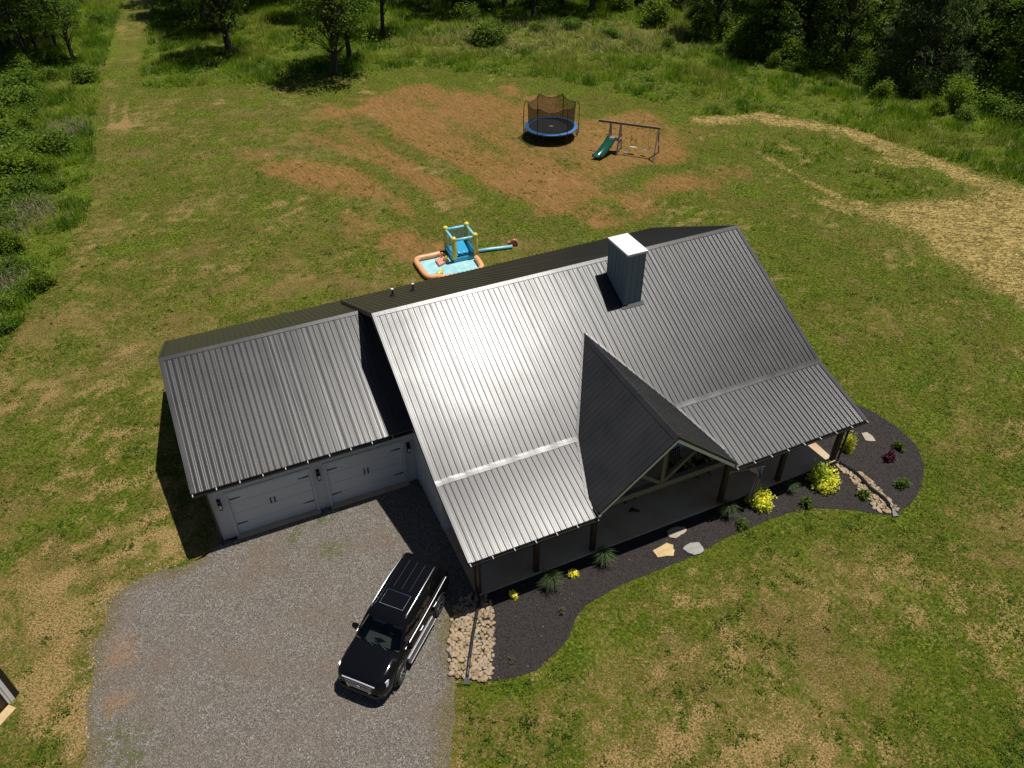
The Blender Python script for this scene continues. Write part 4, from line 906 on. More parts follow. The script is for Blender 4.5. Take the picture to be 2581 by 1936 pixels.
# ================================================================ flag on a porch post
t = NT('flag_cloth'); uv = t.new('UVMap'); sp_ = t.new('SeparateXYZ'); t.L(uv.outputs[0], sp_.inputs[0])
stripe = t.math('LESS_THAN', t.math('MODULO', t.math('MULTIPLY', sp_.outputs[1], 6.5), 1), .5)
c = t.mix(stripe, (.72, .70, .66), (.40, .035, .045))
can = t.math('MULTIPLY', t.math('LESS_THAN', sp_.outputs[0], .4), t.math('GREATER_THAN', sp_.outputs[1], .4615))
vo = t.new('TexVoronoi'); vo.inputs['Scale'].default_value = 1; vo.inputs['Randomness'].default_value = 0; mpn = t.new('Mapping'); mpn.inputs['Scale'].default_value = (22, 16, 1); t.L(uv.outputs[0], mpn.inputs[0]); t.L(mpn.outputs[0], vo.inputs['Vector'])
star = t.math('LESS_THAN', vo.outputs['Distance'], .28)
c = t.mix(can, c, t.mix(star, (.02, .025, .09), (.72, .70, .66))); t.set(Base_Color=c, Roughness=.8); M['flag'] = t.m
fl = tag(empty('flag', toworld(11.13, -9.12, 1.72), PSI), 'striped national flag on a short pole fixed to a porch post', 'flag')
pe = Vector((1.02, -.75, .62))
obj('flag_pole', MB().tube([(0, 0, 0), pe], .014, 7), M['silver'], fl); obj('pole_bracket', MB().box(-.03, .06, -.05, .05, -.08, .08), M['silver'], fl)
me = bpy.data.meshes.new('flag_cloth'); nu, nv_ = 22, 12; vs = []; fs = []; uvs = []
for i in range(nu+1):
    for j in range(nv_+1):
        a, b = i/nu, j/nv_        # a down the fly, b along the pole
        wd_ = .46-.33*float(smooth(0, .30, a)); base = pe*(.97-wd_*(1-b)*.9); fold = .085*math.sin(b*13+a*1.5)*min(1, a*3)
        drop = -1.5*a-.10*(1-b)*min(1, a*3); vs.append((base.x-.18*a*a+fold*.5, base.y-.02*a+fold, base.z+drop))
for i in range(nu):
    for j in range(nv_): fs.append((i*(nv_+1)+j, (i+1)*(nv_+1)+j, (i+1)*(nv_+1)+j+1, i*(nv_+1)+j+1)); uvs += [(i/nu, j/nv_), ((i+1)/nu, j/nv_), ((i+1)/nu, (j+1)/nv_), (i/nu, (j+1)/nv_)]
me.from_pydata(vs, [], fs); ul = me.uv_layers.new(name='UVMap')
for k, q in enumerate(uvs): ul.data[k].uv = q
me.materials.append(M['flag']); me.shade_smooth(); fc = meshobj('flag_cloth', me, fl); md = fc.modifiers.new('thick', 'SOLIDIFY'); md.thickness = .004

# ================================================================ things on the porch
M['chair'] = plain('dark_stained_wood', (.022, .017, .013), .5, .2)
def rocker():
    r = empty('rocking_chair')
    obj('seat', MB().box(-.27, .27, -.25, .25, .40, .44), M['chair'], r)
    for k in range(6): x = -.235+k*.094; obj('back_slat', MB().bar((x, .23, .44), (x, .42, 1.12), .055, .018, (0, 1, 0)), M['chair'], r)
    obj('headrail', MB().bar((-.28, .43, 1.14), (.28, .43, 1.14), .03, .09, (0, -.26, 1)), M['chair'], r)
    for x in (-.29, .29):
        obj('armrest', MB().box(x-.06, x+.06, -.33, .30, .64, .665), M['chair'], r)
        obj('leg', MB().bar((x, -.25, .06), (x, -.25, .64), .045, .045), M['chair'], r); obj('leg', MB().bar((x, .22, .06), (x, .25, .66), .045, .045), M['chair'], r)
        obj('rocker', MB().tube([(x, -.45, .10), (x, -.2, .03), (x, .1, .025), (x, .40, .08), (x, .55, .15)], .022, 6), M['chair'], r)
    return r
r1 = rocker(); r2 = copy_tree(r1)
for r, u, v, a, lb in ((r1, 10.30, -7.15, .05, 'dark slatted rocking chair on the porch, seen through the gable truss beside the king post'), (r2, 11.28, -7.35, -.1, 'dark slatted rocking chair on the porch, near the flag post')):
    p = toworld(u, v, .10); r.location = p; r.rotation_euler = (0, 0, PSI+a); tag(r, lb, 'chair', 'porch rocking chairs')
M['toyblue'] = plain('bright_blue_plastic', (.03, .16, .36), .35, .1); 
ty = tag(empty('toy', toworld(7.75, -7.5, .10), PSI+.1), 'blue plastic ride-on toy lying on the porch floor under the gable', 'toy')
bevel(obj('toy_body', MB().hexa([(-.34, -.08, .05), (.2, -.09, .05), (.2, .09, .05), (-.34, .08, .05), (-.30, -.05, .16), (.22, -.07, .22), (.22, .07, .22), (-.30, .05, .16)]), M['toyblue'], ty), .03)
obj('toy_handlebar', MB().tube([(.2, 0, .15), (.3, 0, .34), (.3, -.14, .36), (.3, .14, .36)], .018, 6), M['plastic'], ty)
for x in (-.25, .22):
    for y in (-.09, .09): obj('toy_wheel', MB().lathe([(0, -.02), (.065, -.02), (.07, 0), (.065, .02), (0, .02)], 12, (x, y, .07), 'y'), M['plastic'], ty)
for k, (u, v, a) in enumerate(((7.55, -8.02, .5), (7.70, -8.14, -.4))):
    s_ = tag(empty('shoe', toworld(u, v, .10), PSI+a), 'small dark shoe dropped on the porch floor beside the blue toy', 'shoe', 'pair of dropped shoes')
    o = obj('upper', MB().hexa([(-.12, -.045, .015), (.13, -.045, .015), (.13, .045, .015), (-.12, .045, .015), (-.11, -.035, .11), (.10, -.03, .055), (.10, .03, .055), (-.11, .035, .11)]), M['plastic'], s_); bevel(o, .02); obj('sole', MB().box(-.125, .14, -.048, .048, 0, .014), M['rubber'], s_)

# ================================================================ drain pipes over the stone beds
def drain(pts, label):
    r = tag(empty('drain_pipe', pts[0]), label, 'drain pipe'); P = [Vector(p)-Vector(pts[0]) for p in pts]
    N = 40; fine = []
    for i in range(len(P)-1):
        for k in range(8): fine.append(P[i].lerp(P[i+1], k/8))
    fine.append(P[-1]); obj('pipe', MB().tube(fine, .055, 10), M['gutter'], r, smooth=True)
    for k in range(3, len(fine)-1, 4):
        d = (fine[k+1]-fine[k-1]).normalized(); obj('pipe_collar', MB().tube([fine[k]-d*.03, fine[k]+d*.03], .064, 10), M['gutter'], r)
    d = (fine[-1]-fine[-2]).normalized(); sd_ = Vector((-d.y, d.x, 0))
    e = fine[-1]; obj('outlet', MB().hexa([e-sd_*.06+Vector((0, 0, -.06)), e+sd_*.06+Vector((0, 0, -.06)), e+d*.22+sd_*.12+Vector((0, 0, -.06)), e+d*.22-sd_*.12+Vector((0, 0, -.06)), e-sd_*.06+Vector((0, 0, .05)), e+sd_*.06+Vector((0, 0, .05)), e+d*.22+sd_*.12+Vector((0, 0, .02)), e+d*.22-sd_*.12+Vector((0, 0, .02))]), M['gutter'], r)
drain([(*toworld(.42, -9.42)[:2], .14), (*V(1031,1325)[:2], .15), (*V(1022,1375)[:2], .15), (*V(1014,1430)[:2], .15), (*V(1009,1468)[:2], .09)], 'straight black drain pipe lying across the wide river stone bed beside the drive')
drain([(*toworld(17.0, -9.40)[:2], .14)]+[(*S(1700+a*.3165, 950+b*.3165)[:2], .15) for a, b in ((1420, 762), (1490, 830), (1545, 893), (1600, 935), (1655, 975), (1705, 1035))]+[(*S(1700+1738*.3165, 950+1085*.3165)[:2], .09)], 'curved black drain pipe in the narrow river stone strip through the mulch')

# ================================================================ stepping stones
def slabstone(pts, mat, label, h=.05):
    pts = [Vector(p) for p in pts]; c = sum(pts, Vector())/len(pts); out = []
    for i in range(len(pts)):
        a, b = pts[i], pts[(i+1) % len(pts)]
        for k in range(4):
            q = a.lerp(b, k/4); j = random.uniform(-.012, .012); out.append((q.x-c.x+j, q.y-c.y+random.uniform(-.012, .012)))
    o = obj('stepping_stone', MB().prism(out, 0, h), mat, smooth=False); o.location = (c.x, c.y, .02); bevel(o, .012); tag(o, label, 'stepping stone', 'flagstones set in the mulch'); return o
def flag_mat(name, a, b):
    t = NT(name); n = t.noise(5, 5, .65, t.co()); t.set(Base_Color=t.ramp(n, [(.3, a), (.7, b)]), Roughness=.8); t.bump(n, .4, .02); return t.m
M['fs_a'] = flag_mat('flagstone_buff', (.30, .25, .18), (.42, .36, .28)); M['fs_b'] = flag_mat('flagstone_yellow', (.44, .31, .13), (.58, .44, .22)); M['fs_c'] = flag_mat('flagstone_grey', (.24, .23, .21), (.34, .33, .30))
C8 = lambda a, b: S(1300+a*.226, 1280+b*.226)
slabstone([C8(*p) for p in [(1690,262),(1740,235),(1800,222),(1880,218),(1908,262),(1870,300),(1830,318),(1790,352),(1710,340),(1690,300)]], M['fs_a'], 'buff flagstone with a notched edge, by the porch slab')
slabstone([C8(*p) for p in [(1525,490),(1600,450),(1680,402),(1758,425),(1752,465),(1770,490),(1758,545),(1660,550),(1585,566),(1550,520)]], M['fs_b'], 'yellow angular flagstone in the mulch bed')
slabstone([C8(*p) for p in [(1858,470),(1890,432),(1950,400),(2035,395),(2080,440),(2097,490),(2060,520),(1985,537),(1925,515)]], M['fs_c'], 'smooth grey oval flagstone next to the yellow one')
C3 = lambda a, b: S(1700+a*.3165, 950+b*.3165)
slabstone([C3(*p) for p in [(1485,455),(1530,448),(1575,480),(1602,520),(1545,520),(1515,512),(1500,480)]], M['fs_a'], 'pale flagstone alone in the mulch behind the porch corner')

# ================================================================ outbuilding at the edge of the drive
M['ply'] = plain('raw_plywood', (.50, .36, .18), .7, .15, 3)
k0 = Vector(S(245*.2025, 1600+725*.2025)); k1 = Vector(S(0, 1600+990*.2025)); dxy = (k1-k0).normalized(); 
shed = tag(empty('shed', k0, math.atan2(dxy.y, dxy.x)), 'corner of a white trimmed dark shed with a plywood ramp beside the drive', 'shed')
# local: x along the front, y into the building = to the right of x
sd = -1 if dxy.cross(Vector((-1, .2, 0))).z < 0 else 1
obj('side_wall', MB().box(0, .10, 0, sd*3.6, 0, 2.5) if sd > 0 else MB().box(0, .10, -3.6, 0, 0, 2.5), M['black_trim'], shed)
obj('corner_board', MB().box(.10, .19, *sorted((-sd*.02, sd*.08)), 0, 2.5), M['black_trim'], shed)
obj('door_jamb', MB().box(.19, .42, *sorted((-sd*.015, sd*.10)), 0, 2.5), M['white'], shed)
obj('jamb_moulding', MB().box(.30, .33, *sorted((-sd*.035, -sd*.016)), 0, 2.5), M['white'], shed)
obj('rear_wall', MB().box(.1, 3.0, *sorted((sd*3.5, sd*3.6)), 0, 2.5), M['black_trim'], shed)
obj('side_wall', MB().box(2.9, 3.0, *sorted((0, sd*3.5)), 0, 2.5), M['black_trim'], shed)
obj('front_wall', MB().box(2.2, 2.9, *sorted((0, sd*.1)), 0, 2.5), M['black_trim'], shed)
obj('roof', MB().box(-.12, 3.12, *sorted((-sd*.02, sd*3.7)), 2.5, 2.58), M['roof'], shed)
obj('door', MB().box(.42, 2.2, *sorted((sd*.03, sd*.08)), .05, 2.45), M['post'], shed)
obj('ramp', MB().box(.44, 2.2, *sorted((-sd*.34, -sd*.03)), 0, .05), M['ply'], shed)
# ================================================================ growth
def foliage_mat(name, gain=1.0, trans=.30, rough=.5):
    t = NT(name); a = t.attr('tint', 'Color'); oi = t.new('ObjectInfo')
    k = t.math('MULTIPLY_ADD', oi.outputs['Random'], .45, .78)
    c = t.mix(1.0, a, t.mix(k, (0, 0, 0), (gain, gain, gain)), 'MULTIPLY')
    t.set(Base_Color=c, Roughness=rough); t.p.inputs['Specular IOR Level'].default_value = .15
    tl = t.new('BsdfTranslucent'); t.L(c, tl.inputs[0]); mx = t.new('MixShader'); mx.inputs[0].default_value = trans
    t.L(t.p.outputs[0], mx.inputs[1]); t.L(tl.outputs[0], mx.inputs[2]); t.L(mx.outputs[0], t.out.inputs[0]); return t.m
M['leaf'] = foliage_mat('foliage', 2.4, .55); M['grass'] = foliage_mat('grass_blades', 2.5, .45, .6); M['lawn'] = foliage_mat('lawn_blades', 1.3, .3, .75)
t = NT('bark'); n = t.noise(9, 5, .7, t.co((1, 1, .2))); t.set(Base_Color=t.ramp(n, [(.3, (.022, .017, .012)), (.7, (.065, .052, .038))]), Roughness=.9); t.bump(n, .6, .03); M['bark'] = t.m
t = NT('dead_bark'); n = t.noise(9, 5, .7, t.co()); t.set(Base_Color=t.ramp(n, [(.3, (.16, .14, .12)), (.7, (.30, .27, .23))]), Roughness=.9); M['deadbark'] = t.m

def unit(n, g): d = g.normal(size=(n, 3)); return d/np.linalg.norm(d, axis=1, keepdims=True)
def leaves(cen, ln, wd, g, upbias=.6, droop=0.0):
    n = len(cen); d = unit(n, g); d[:, 2] = d[:, 2]*.5-droop; d /= np.linalg.norm(d, axis=1, keepdims=True)
    nr = unit(n, g); nr[:, 2] = np.abs(nr[:, 2])+upbias; s = np.cross(d, nr); s /= np.linalg.norm(s, axis=1, keepdims=True)+1e-9
    k = g.uniform(.7, 1.3, (n, 1)); a = cen-d*ln*k*.5; b = cen+d*ln*k*.5; l = cen+s*wd*k*.5; r = cen-s*wd*k*.5
    return np.concatenate([np.stack([a, r, b], 1), np.stack([a, b, l], 1)])
def pal(n, g, cols, clump=None):
    c = np.array(cols)[g.integers(0, len(cols), n)]; return c*g.uniform(.75, 1.25, (n, 1))
GREENS = [(.046, .082, .008), (.062, .102, .010), (.038, .066, .007), (.085, .125, .014)]
DARKG = [(.048, .078, .009), (.068, .104, .011), (.085, .122, .014), (.034, .056, .007)]
def make_tree(seed, H, r0, base, R, nclump, per, cols, ln=.25, wd=.16, cone=False, droop=0, lean=.3):
    g = np.random.default_rng(seed); mb = MB()
    tp = np.array([g.normal(0, lean), g.normal(0, lean), H*.93]); bend = g.normal(0, .25, 2)
    tr = lambda k: np.array([tp[0]*k+bend[0]*math.sin(PI*k), tp[1]*k+bend[1]*math.sin(PI*k), tp[2]*k])
    ks = [0, .02, .12, .25, .4, .55, .7, .85, 1]
    mb.tube([tr(k) for k in ks], [r0*1.5, r0*1.15]+[r0*(1-k)**.8+.02 for k in ks[2:]], 8)
    C = []; rad = []
    for i in range(nclump):
        z = g.uniform(base, H) if not cone else base+(H-base)*g.uniform(0, 1)**1.4
        q = (z-base)/(H-base); rr = R*(math.sqrt(max(.05, 1-(2*q-.9)**2/1.3)) if not cone else (1-q)*.95+.08)
        a = g.uniform(0, 2*PI); d = rr*math.sqrt(g.uniform(.15, 1)); k = min(.98, z/H*.93)
        p = tr(k)+np.array([d*math.cos(a), d*math.sin(a), 0]); C.append(p); rad.append((.34+.028*H)*g.uniform(.6, 1.2)*(1 if not cone else .8))
        if i % 2 == 0 and d > .5:
            s = tr(max(.1, k-d*.05-.06)); m = (s+p)/2+np.array([0, 0, .12*d]); mb.tube([s, m, p], [.028+.018*d, .02+.01*d, .012], 5)
    C = np.array(C); rad = np.array(rad)
    idx = np.repeat(np.arange(nclump), per); off = g.normal(size=(len(idx), 3))*rad[idx][:, None]*np.array([.66, .66, .27])
    if cone: off[:, 2] -= .35*np.hypot(off[:, 0], off[:, 1])
    cen = C[idx]+off; cen[:, 2] = np.maximum(cen[:, 2], .25)
    tris = leaves(cen, ln, wd, g, .5, droop); cc = pal(nclump, g, cols)[idx]*g.uniform(.8, 1.2, (len(idx), 1)); cc = np.concatenate([cc, cc])
    cr = soup('~crown', tris, cc, M['leaf'])
    bm_ = bpy.data.meshes.new('trunk'); bm_.from_pydata([tuple(p) for p in mb.v], [], mb.f); bm_.materials.append(M['bark']); bm_.shade_smooth()
    return bm_, cr
def place_tree(proto, x, y, s, rz, name, label, group, z=0):
    o = empty(name, (x, y, z), rz); o.scale = (s, s, s); meshobj('trunk', proto[0], o); meshobj('crown', proto[1], o); return tag(o, label, 'tree', group)
T_field = [make_tree(11, 17, .24, 4.4, 3.6, 95, 60, GREENS), make_tree(12, 16, .20, 4.0, 3.1, 80, 60, GREENS), make_tree(13, 18, .34, 3.2, 4.0, 120, 60, GREENS+DARKG[:2])]
T_wood = [make_tree(21, 15, .22, 1.6, 3.3, 110, 55, DARKG), make_tree(22, 13, .18, 1.0, 2.9, 100, 55, DARKG+GREENS[:1]), make_tree(23, 16, .25, 2.4, 3.4, 110, 55, DARKG)]
T_cedar = [make_tree(31, 14, .24, .8, 3.4, 170, 60, [(.040, .058, .018), (.050, .070, .022), (.034, .050, .016)], .30, .07, True, .8), make_tree(32, 11, .20, .5, 2.8, 140, 60, [(.030, .048, .016), (.042, .062, .02)], .28, .07, True, .7)]
def bush_mesh(seed, R, Hh, n, cols, ln=.14, wd=.085, ncl=30):
    g = np.random.default_rng(seed); d = unit(ncl, g); d[:, 2] = np.abs(d[:, 2]); C = d*g.uniform(.45, .95, (ncl, 1))*np.array([R, R, Hh]); C[:, 2] = np.maximum(C[:, 2], .12*Hh)
    idx = g.integers(0, ncl, n); off = g.normal(size=(n, 3))*np.array([R, R, Hh])*.20; cen = C[idx]+off; cen[:, 2] = np.abs(cen[:, 2])
    cc = pal(ncl, g, cols)[idx]*g.uniform(.8, 1.25, (n, 1)); lf_ = soup('~foliage', leaves(cen, ln, wd, g, .7), np.concatenate([cc, cc]), M['leaf'])
    mb = MB()
    for k in range(9):
        p = C[k % ncl]; mb.tube([(g.normal(0, .04*R), g.normal(0, .04*R), 0), (p[0]*.4, p[1]*.4, p[2]*.55), tuple(p*.95)], [.03*R+.006, .02*R+.004, .004], 5)
    st = bpy.data.meshes.new('stem'); st.from_pydata([tuple(p) for p in mb.v], [], mb.f); st.materials.append(M['bark']); return st, lf_
def place_bush(proto, p, s, rz, name, label, group=None, cat='shrub'):
    o = empty(name, (p[0], p[1], p[2] if len(p) > 2 else 0), rz); o.scale = (s[0], s[0], s[1]) if isinstance(s, tuple) else (s, s, s)
    meshobj('stem', proto[0], o); meshobj('foliage', proto[1], o); return tag(o, label, cat, group)

# --- field trees standing in the long grass
C6 = lambda a, b: S(a/2.0109, b/2.0109)
ftl = 'slim leafy tree standing in the long grass beyond the lawn'
r = random.Random(5)
big = place_tree(T_field[2], *C6(1700, 378)[:2], 1.0, .4, 'field_tree', 'tall leafy tree with the thickest trunk, at the edge of the mown lawn', None)
for i, (a, b) in enumerate([(1775, 305), (1940, 168), (1165, 268), (1095, 168), (1190, 135), (1035, 112), (985, 75), (920, 60), (1565, 90), (1330, 20), (870, 10), (1480, -10), (1800, 30), (2060, -20), (2180, 20), (2300, 60), (2420, 0), (2560, 40), (2700, 90), (2850, 20), (3000, 60), (1700, -40), (1250, 60), (1120, 10), (2350, -40)]):
    x, y, _ = C6(a, b); place_tree(T_field[i % 3], x, y, r.uniform(.82, 1.05), r.uniform(0, 6), 'field_tree', ftl, 'trees in the long grass')
for i, (a, b) in enumerate([(375, 312), (160, 335), (60, 260), (240, 200), (110, 120), (20, 90), (330, 130), (-60, 330), (-120, 180), (290, 250), (200, 290), (30, 300), (120, 230), (270, 130), (60, 160), (180, 60), (-30, 60), (330, 40), (-150, 400), (-220, 250), (400, -10), (250, 0), (100, 20)]):
    x, y, _ = C6(a, b); place_tree(T_field[i % 3], x, y, r.uniform(.62, .9), r.uniform(0, 6), 'field_tree', 'leafy tree in the thicket left of the mown track', 'trees left of the track')
# --- wood behind and to the right
C7 = lambda a, b: S(1000+a*.7147, b*.7147)
edge = [C7(*p)[:2] for p in [(700, 85), (1000, 30), (1080, 90), (1180, 175), (1290, 205), (1400, 215), (1530, 240), (1650, 270), (1780, 295), (1900, 330), (2050, 345), (2200, 385), (2350, 430)]]
n_w = 0; pts = []
for i in range(4000):
    x, y = r.uniform(-2, 80), r.uniform(50, 135)
    ex = np.array([p[0] for p in edge]); ey = np.array([p[1] for p in edge])
    if x < 14 and y < 108: continue
    ye = float(np.interp(x, ex, ey)) if x > ex[0] else ey[0]
    dd_ = float(sdline(np.array([x]), np.array([y]), edge)[0])
    if y < ye+.8 or dd_ > 34: continue
    if all((x-a)**2+(y-b)**2 > (3.9 if dd_ < 12 else 4.8)**2 for a, b in pts): pts.append((x, y))
pts.sort(key=lambda p: float(sdline(np.array([p[0]]), np.array([p[1]]), edge)[0]))
for i, (x, y) in enumerate(pts[:120]):
    pr_ = T_wood[i % 3] if r.random() < .72 else T_cedar[i % 2]
    ced = pr_ in T_cedar
    place_tree(pr_, x, y, r.uniform(.85, 1.15), r.uniform(0, 6), 'wood_tree', 'drooping olive evergreen tree inside the dense wood' if ced else 'dark leafy tree in the dense wood bordering the meadow', 'evergreens in the wood' if ced else 'broadleaf trees in the wood')
cx, cy, _ = C7(1820, 300); place_tree(T_cedar[0], cx, cy, 1.35, 1.0, 'wood_tree', 'large drooping olive evergreen at the front of the wood', None)
cx, cy, _ = C7(1330, 190); place_tree(T_cedar[1], cx, cy, 1.2, 2.0, 'wood_tree', 'narrow drooping evergreen where the wood juts into the meadow', None)
# --- thin bare trunks and a fallen grey snag on the left
sn = MB(); g = random.Random(8); x0, y0, _ = C6(-40, 260)
sg_ = tag(empty('dead_tree', (x0, y0, 0), -.1), 'bare grey dead tree lying across the left thicket', 'dead tree')
sn.tube([(-3, 0, .5), (0, .3, 1.4), (2.6, .2, 2.2), (4.2, .1, 2.4)], [.12, .10, .06, .02], 6); obj('trunk', sn, M['deadbark'], sg_)
for k in range(14):
    q = k/14; px_, pz = -2+5.5*q, .8+1.6*q; b_ = MB().tube([(px_, .2, pz), (px_+g.uniform(.2, 1), g.uniform(-.6, .6), pz+g.uniform(.2, .8)), (px_+g.uniform(.8, 1.8), g.uniform(-1, 1), pz+g.uniform(.1, 1.2))], [.035, .02, .008], 5); obj('branch', b_, M['deadbark'], sg_)
# --- shrubs of the edges
BU = [bush_mesh(41, 1.0, 1.1, 2600, DARKG), bush_mesh(42, 1.0, 1.0, 2600, GREENS), bush_mesh(43, 1.0, 1.5, 2600, [(.075, .108, .008), (.095, .13, .010), (.055, .084, .007)])]
place_bush(BU[0], C7(325, 150), (2.1, 2.0), 0, 'dense_shrub', 'big round dark green shrub at the back of the meadow')
place_bush(BU[2], C7(905, 85), (1.9, 2.0), 1, 'tall_shrub', 'bright green upright shrub in front of the dark wood')
for i, (a, b, s, k) in enumerate([(495, 110, 1.0, 0), (1240, 200, 1.3, 2), (1215, 160, 1.2, 0), (1405, 245, 1.1, 1), (1560, 255, 1.1, 2), (1610, 275, 1.3, 0), (1650, 290, 1.2, 1), (1480, 240, .9, 1), (1715, 350, 1.0, 2), (1830, 330, 1.6, 0), (1760, 280, 1.5, 1), (1970, 390, 1.3, 2), (2110, 395, 1.5, 1), (2000, 420, .9, 0), (2180, 430, 1.3, 0), (1100, 150, 1.0, 2), (750, 130, 1.1, 1), (620, 100, 1.2, 1), (840, 160, .8, 1), (960, 170, .8, 2), (1040, 140, .9, 1), (1140, 190, .8, 0), (2080, 330, 1.6, 0), (1330, 235, .8, 2), (1530, 300, .7, 1), (1900, 400, .8, 2)]):
    place_bush(BU[k], C7(a, b), (s, s*r.uniform(.8, 1.15)), r.uniform(0, 6), 'edge_shrub', ('dark green leafy shrub at the foot of the wood', 'mid green leafy shrub at the foot of the wood', 'bright green upright shrub at the foot of the wood')[k], ('dark', 'mid green', 'bright')[k]+' shrubs along the wood')
for i in range(70):                     # understorey along the whole edge
    j = r.uniform(.6, len(edge)-1.01); a_, b_ = edge[int(j)], edge[int(j)+1]; f_ = j-int(j); k = r.choice((0, 0, 1, 1, 2)); s_ = r.uniform(.7, 1.7)
    place_bush(BU[k], (a_[0]+(b_[0]-a_[0])*f_+r.gauss(0, .6), a_[1]+(b_[1]-a_[1])*f_-r.uniform(-1.5, 1.2)), (s_, s_*r.uniform(.8, 1.5)), r.uniform(0, 6), 'edge_shrub', ('dark green leafy shrub at the foot of the wood', 'mid green leafy shrub at the foot of the wood', 'bright green upright shrub at the foot of the wood')[k], ('dark', 'mid green', 'bright')[k]+' shrubs along the wood')
for i in range(18):                     # shrubs between the back trees
    k = r.choice((0, 1, 1, 2)); s_ = r.uniform(.8, 2.0); x_, y_ = r.uniform(-10, 20), r.uniform(95, 107)
    place_bush(BU[k], (x_, y_), (s_, s_*r.uniform(.7, 1.2)), r.uniform(0, 6), 'back_shrub', ('dark green shrub among the trees behind the meadow', 'mid green shrub among the trees behind the meadow', 'bright green shrub among the trees behind the meadow')[k], ('dark', 'mid green', 'bright')[k]+' shrubs behind the meadow')
C5b = lambda a, b: S(a*.6024, b*.6024)
for i, (a, b, s, k) in enumerate([(360, 335, 1.3, 0), (60, 380, 2.2, 1), (20, 440, 1.6, 0), (205, 640, 1.7, 0), (40, 640, 1.9, 1), (120, 560, 1.1, 2), (30, 760, 1.7, 2), (100, 800, 1.4, 1), (150, 730, 1.1, 2), (60, 880, 1.0, 1), (170, 1200, .8, 2), (60, 1150, 1.0, 1), (20, 1280, .9, 0), (220, 260, 1.2, 1), (110, 300, 1.5, 0), (10, 540, 1.4, 2), (230, 790, .8, 1), (-40, 900, 1.5, 1), (-60, 700, 1.9, 0), (270, 60, 1.4, 1), (410, 90, 1.0, 0), (90, 440, 1.5, 0), (150, 400, 1.2, 1), (100, 680, 1.3, 0), (70, 730, 1.5, 1), (170, 660, 1.2, 2), (30, 840, 1.6, 0), (130, 860, 1.0, 1), (110, 500, 1.3, 1), (50, 600, 1.4, 2), (200, 720, .9, 2), (90, 1230, .8, 1), (40, 1050, .9, 2), (10, 1380, .8, 1), (180, 580, 1.0, 1), (10, 960, 1.2, 0), (330, 20, 1.3, 2), (200, 330, 1.1, 0)]):
    place_bush(BU[k], C5b(a, b), (s, s*r.uniform(.7, 1.0)), r.uniform(0, 6), 'thicket_shrub', ('dark green leafy shrub in the overgrown strip left of the lawn', 'mid green leafy shrub in the overgrown strip left of the lawn', 'bright green upright shrub in the overgrown strip left of the lawn')[k], ('dark', 'mid green', 'bright')[k]+' shrubs left of the lawn')

# --- garden plants in the mulch
YEL = [(.38, .36, .035), (.44, .42, .05), (.30, .31, .035), (.20, .24, .03)]
C2 = lambda a, b: S(1100+a*.452, 1000+b*.452)
gb = [bush_mesh(51, .48, .78, 1700, YEL, .10, .065, 30), bush_mesh(52, .52, .85, 2000, YEL[1:]+[(.16, .21, .025)], .10, .065, 34)]
place_bush(gb[0], (*C3(672, 1020)[:2], .02), 1.0, .3, 'gold_shrub', 'golden yellow shrub beside the flag')
place_bush(gb[1], (*C3(1165, 850)[:2], .02), 1.12, 1.3, 'gold_shrub', 'round yellow green shrub at the porch edge by the stone strip')
place_bush(gb[0], (*C3(1375, 575)[:2], .02), (.62, 1.15), 2.3, 'gold_shrub', 'upright yellow shrub behind the porch corner post')
sy = bush_mesh(53, .17, .2, 240, YEL[:2]+[(.5, .46, .15)], .09, .05, 14)
place_bush(sy, (*C2(432, 1112)[:2], .02), 1, 0, 'gold_seedling', 'tiny yellow plant next to the wide stone bed'); place_bush(sy, (*C2(760, 995)[:2], .02), 1.1, 1, 'gold_seedling', 'tiny yellow plant between two ornamental grass clumps')
sgp = bush_mesh(54, .24, .34, 420, [(.050, .078, .010), (.068, .10, .012), (.036, .058, .009)], .08, .05, 16)
for a, b, s, lb in ((540, 1195, 1.05, 'small green shrub by the clump below the flag'), (1040, 1020, 1.1, 'small green shrub between the two golden shrubs, near the lawn edge'), (1500, 960, 1.05, 'small green shrub touching the narrow stone strip'), (1805, 865, 1.15, 'small green shrub alone in the mulch right of the stone strip'), (1785, 570, 1.1, 'small green shrub behind the purple one')):
    place_bush(sgp, (*C3(a, b)[:2], .02), s, a, 'small_shrub', lb)
place_bush(bush_mesh(55, .2, .45, 420, [(.07, .018, .03), (.10, .025, .045), (.05, .015, .02)], .09, .05, 16), (*C3(1705, 660)[:2], .02), 1.1, 0, 'purple_shrub', 'small purple leaved shrub in the mulch')
place_bush(bush_mesh(56, .16, .2, 120, [(.12, .10, .04), (.10, .08, .05)], .07, .03, 10), (*C2(700, 1205)[:2], .02), 1, 0, 'dry_plant', 'withered brown plant near the lawn edge of the mulch')
place_bush(bush_mesh(57, .16, .14, 110, [(.05, .06, .03), (.06, .05, .04)], .07, .03, 10), (*C2(415, 1480)[:2], .02), 1, 0, 'dry_plant', 'low dark plant in the lower end of the mulch')
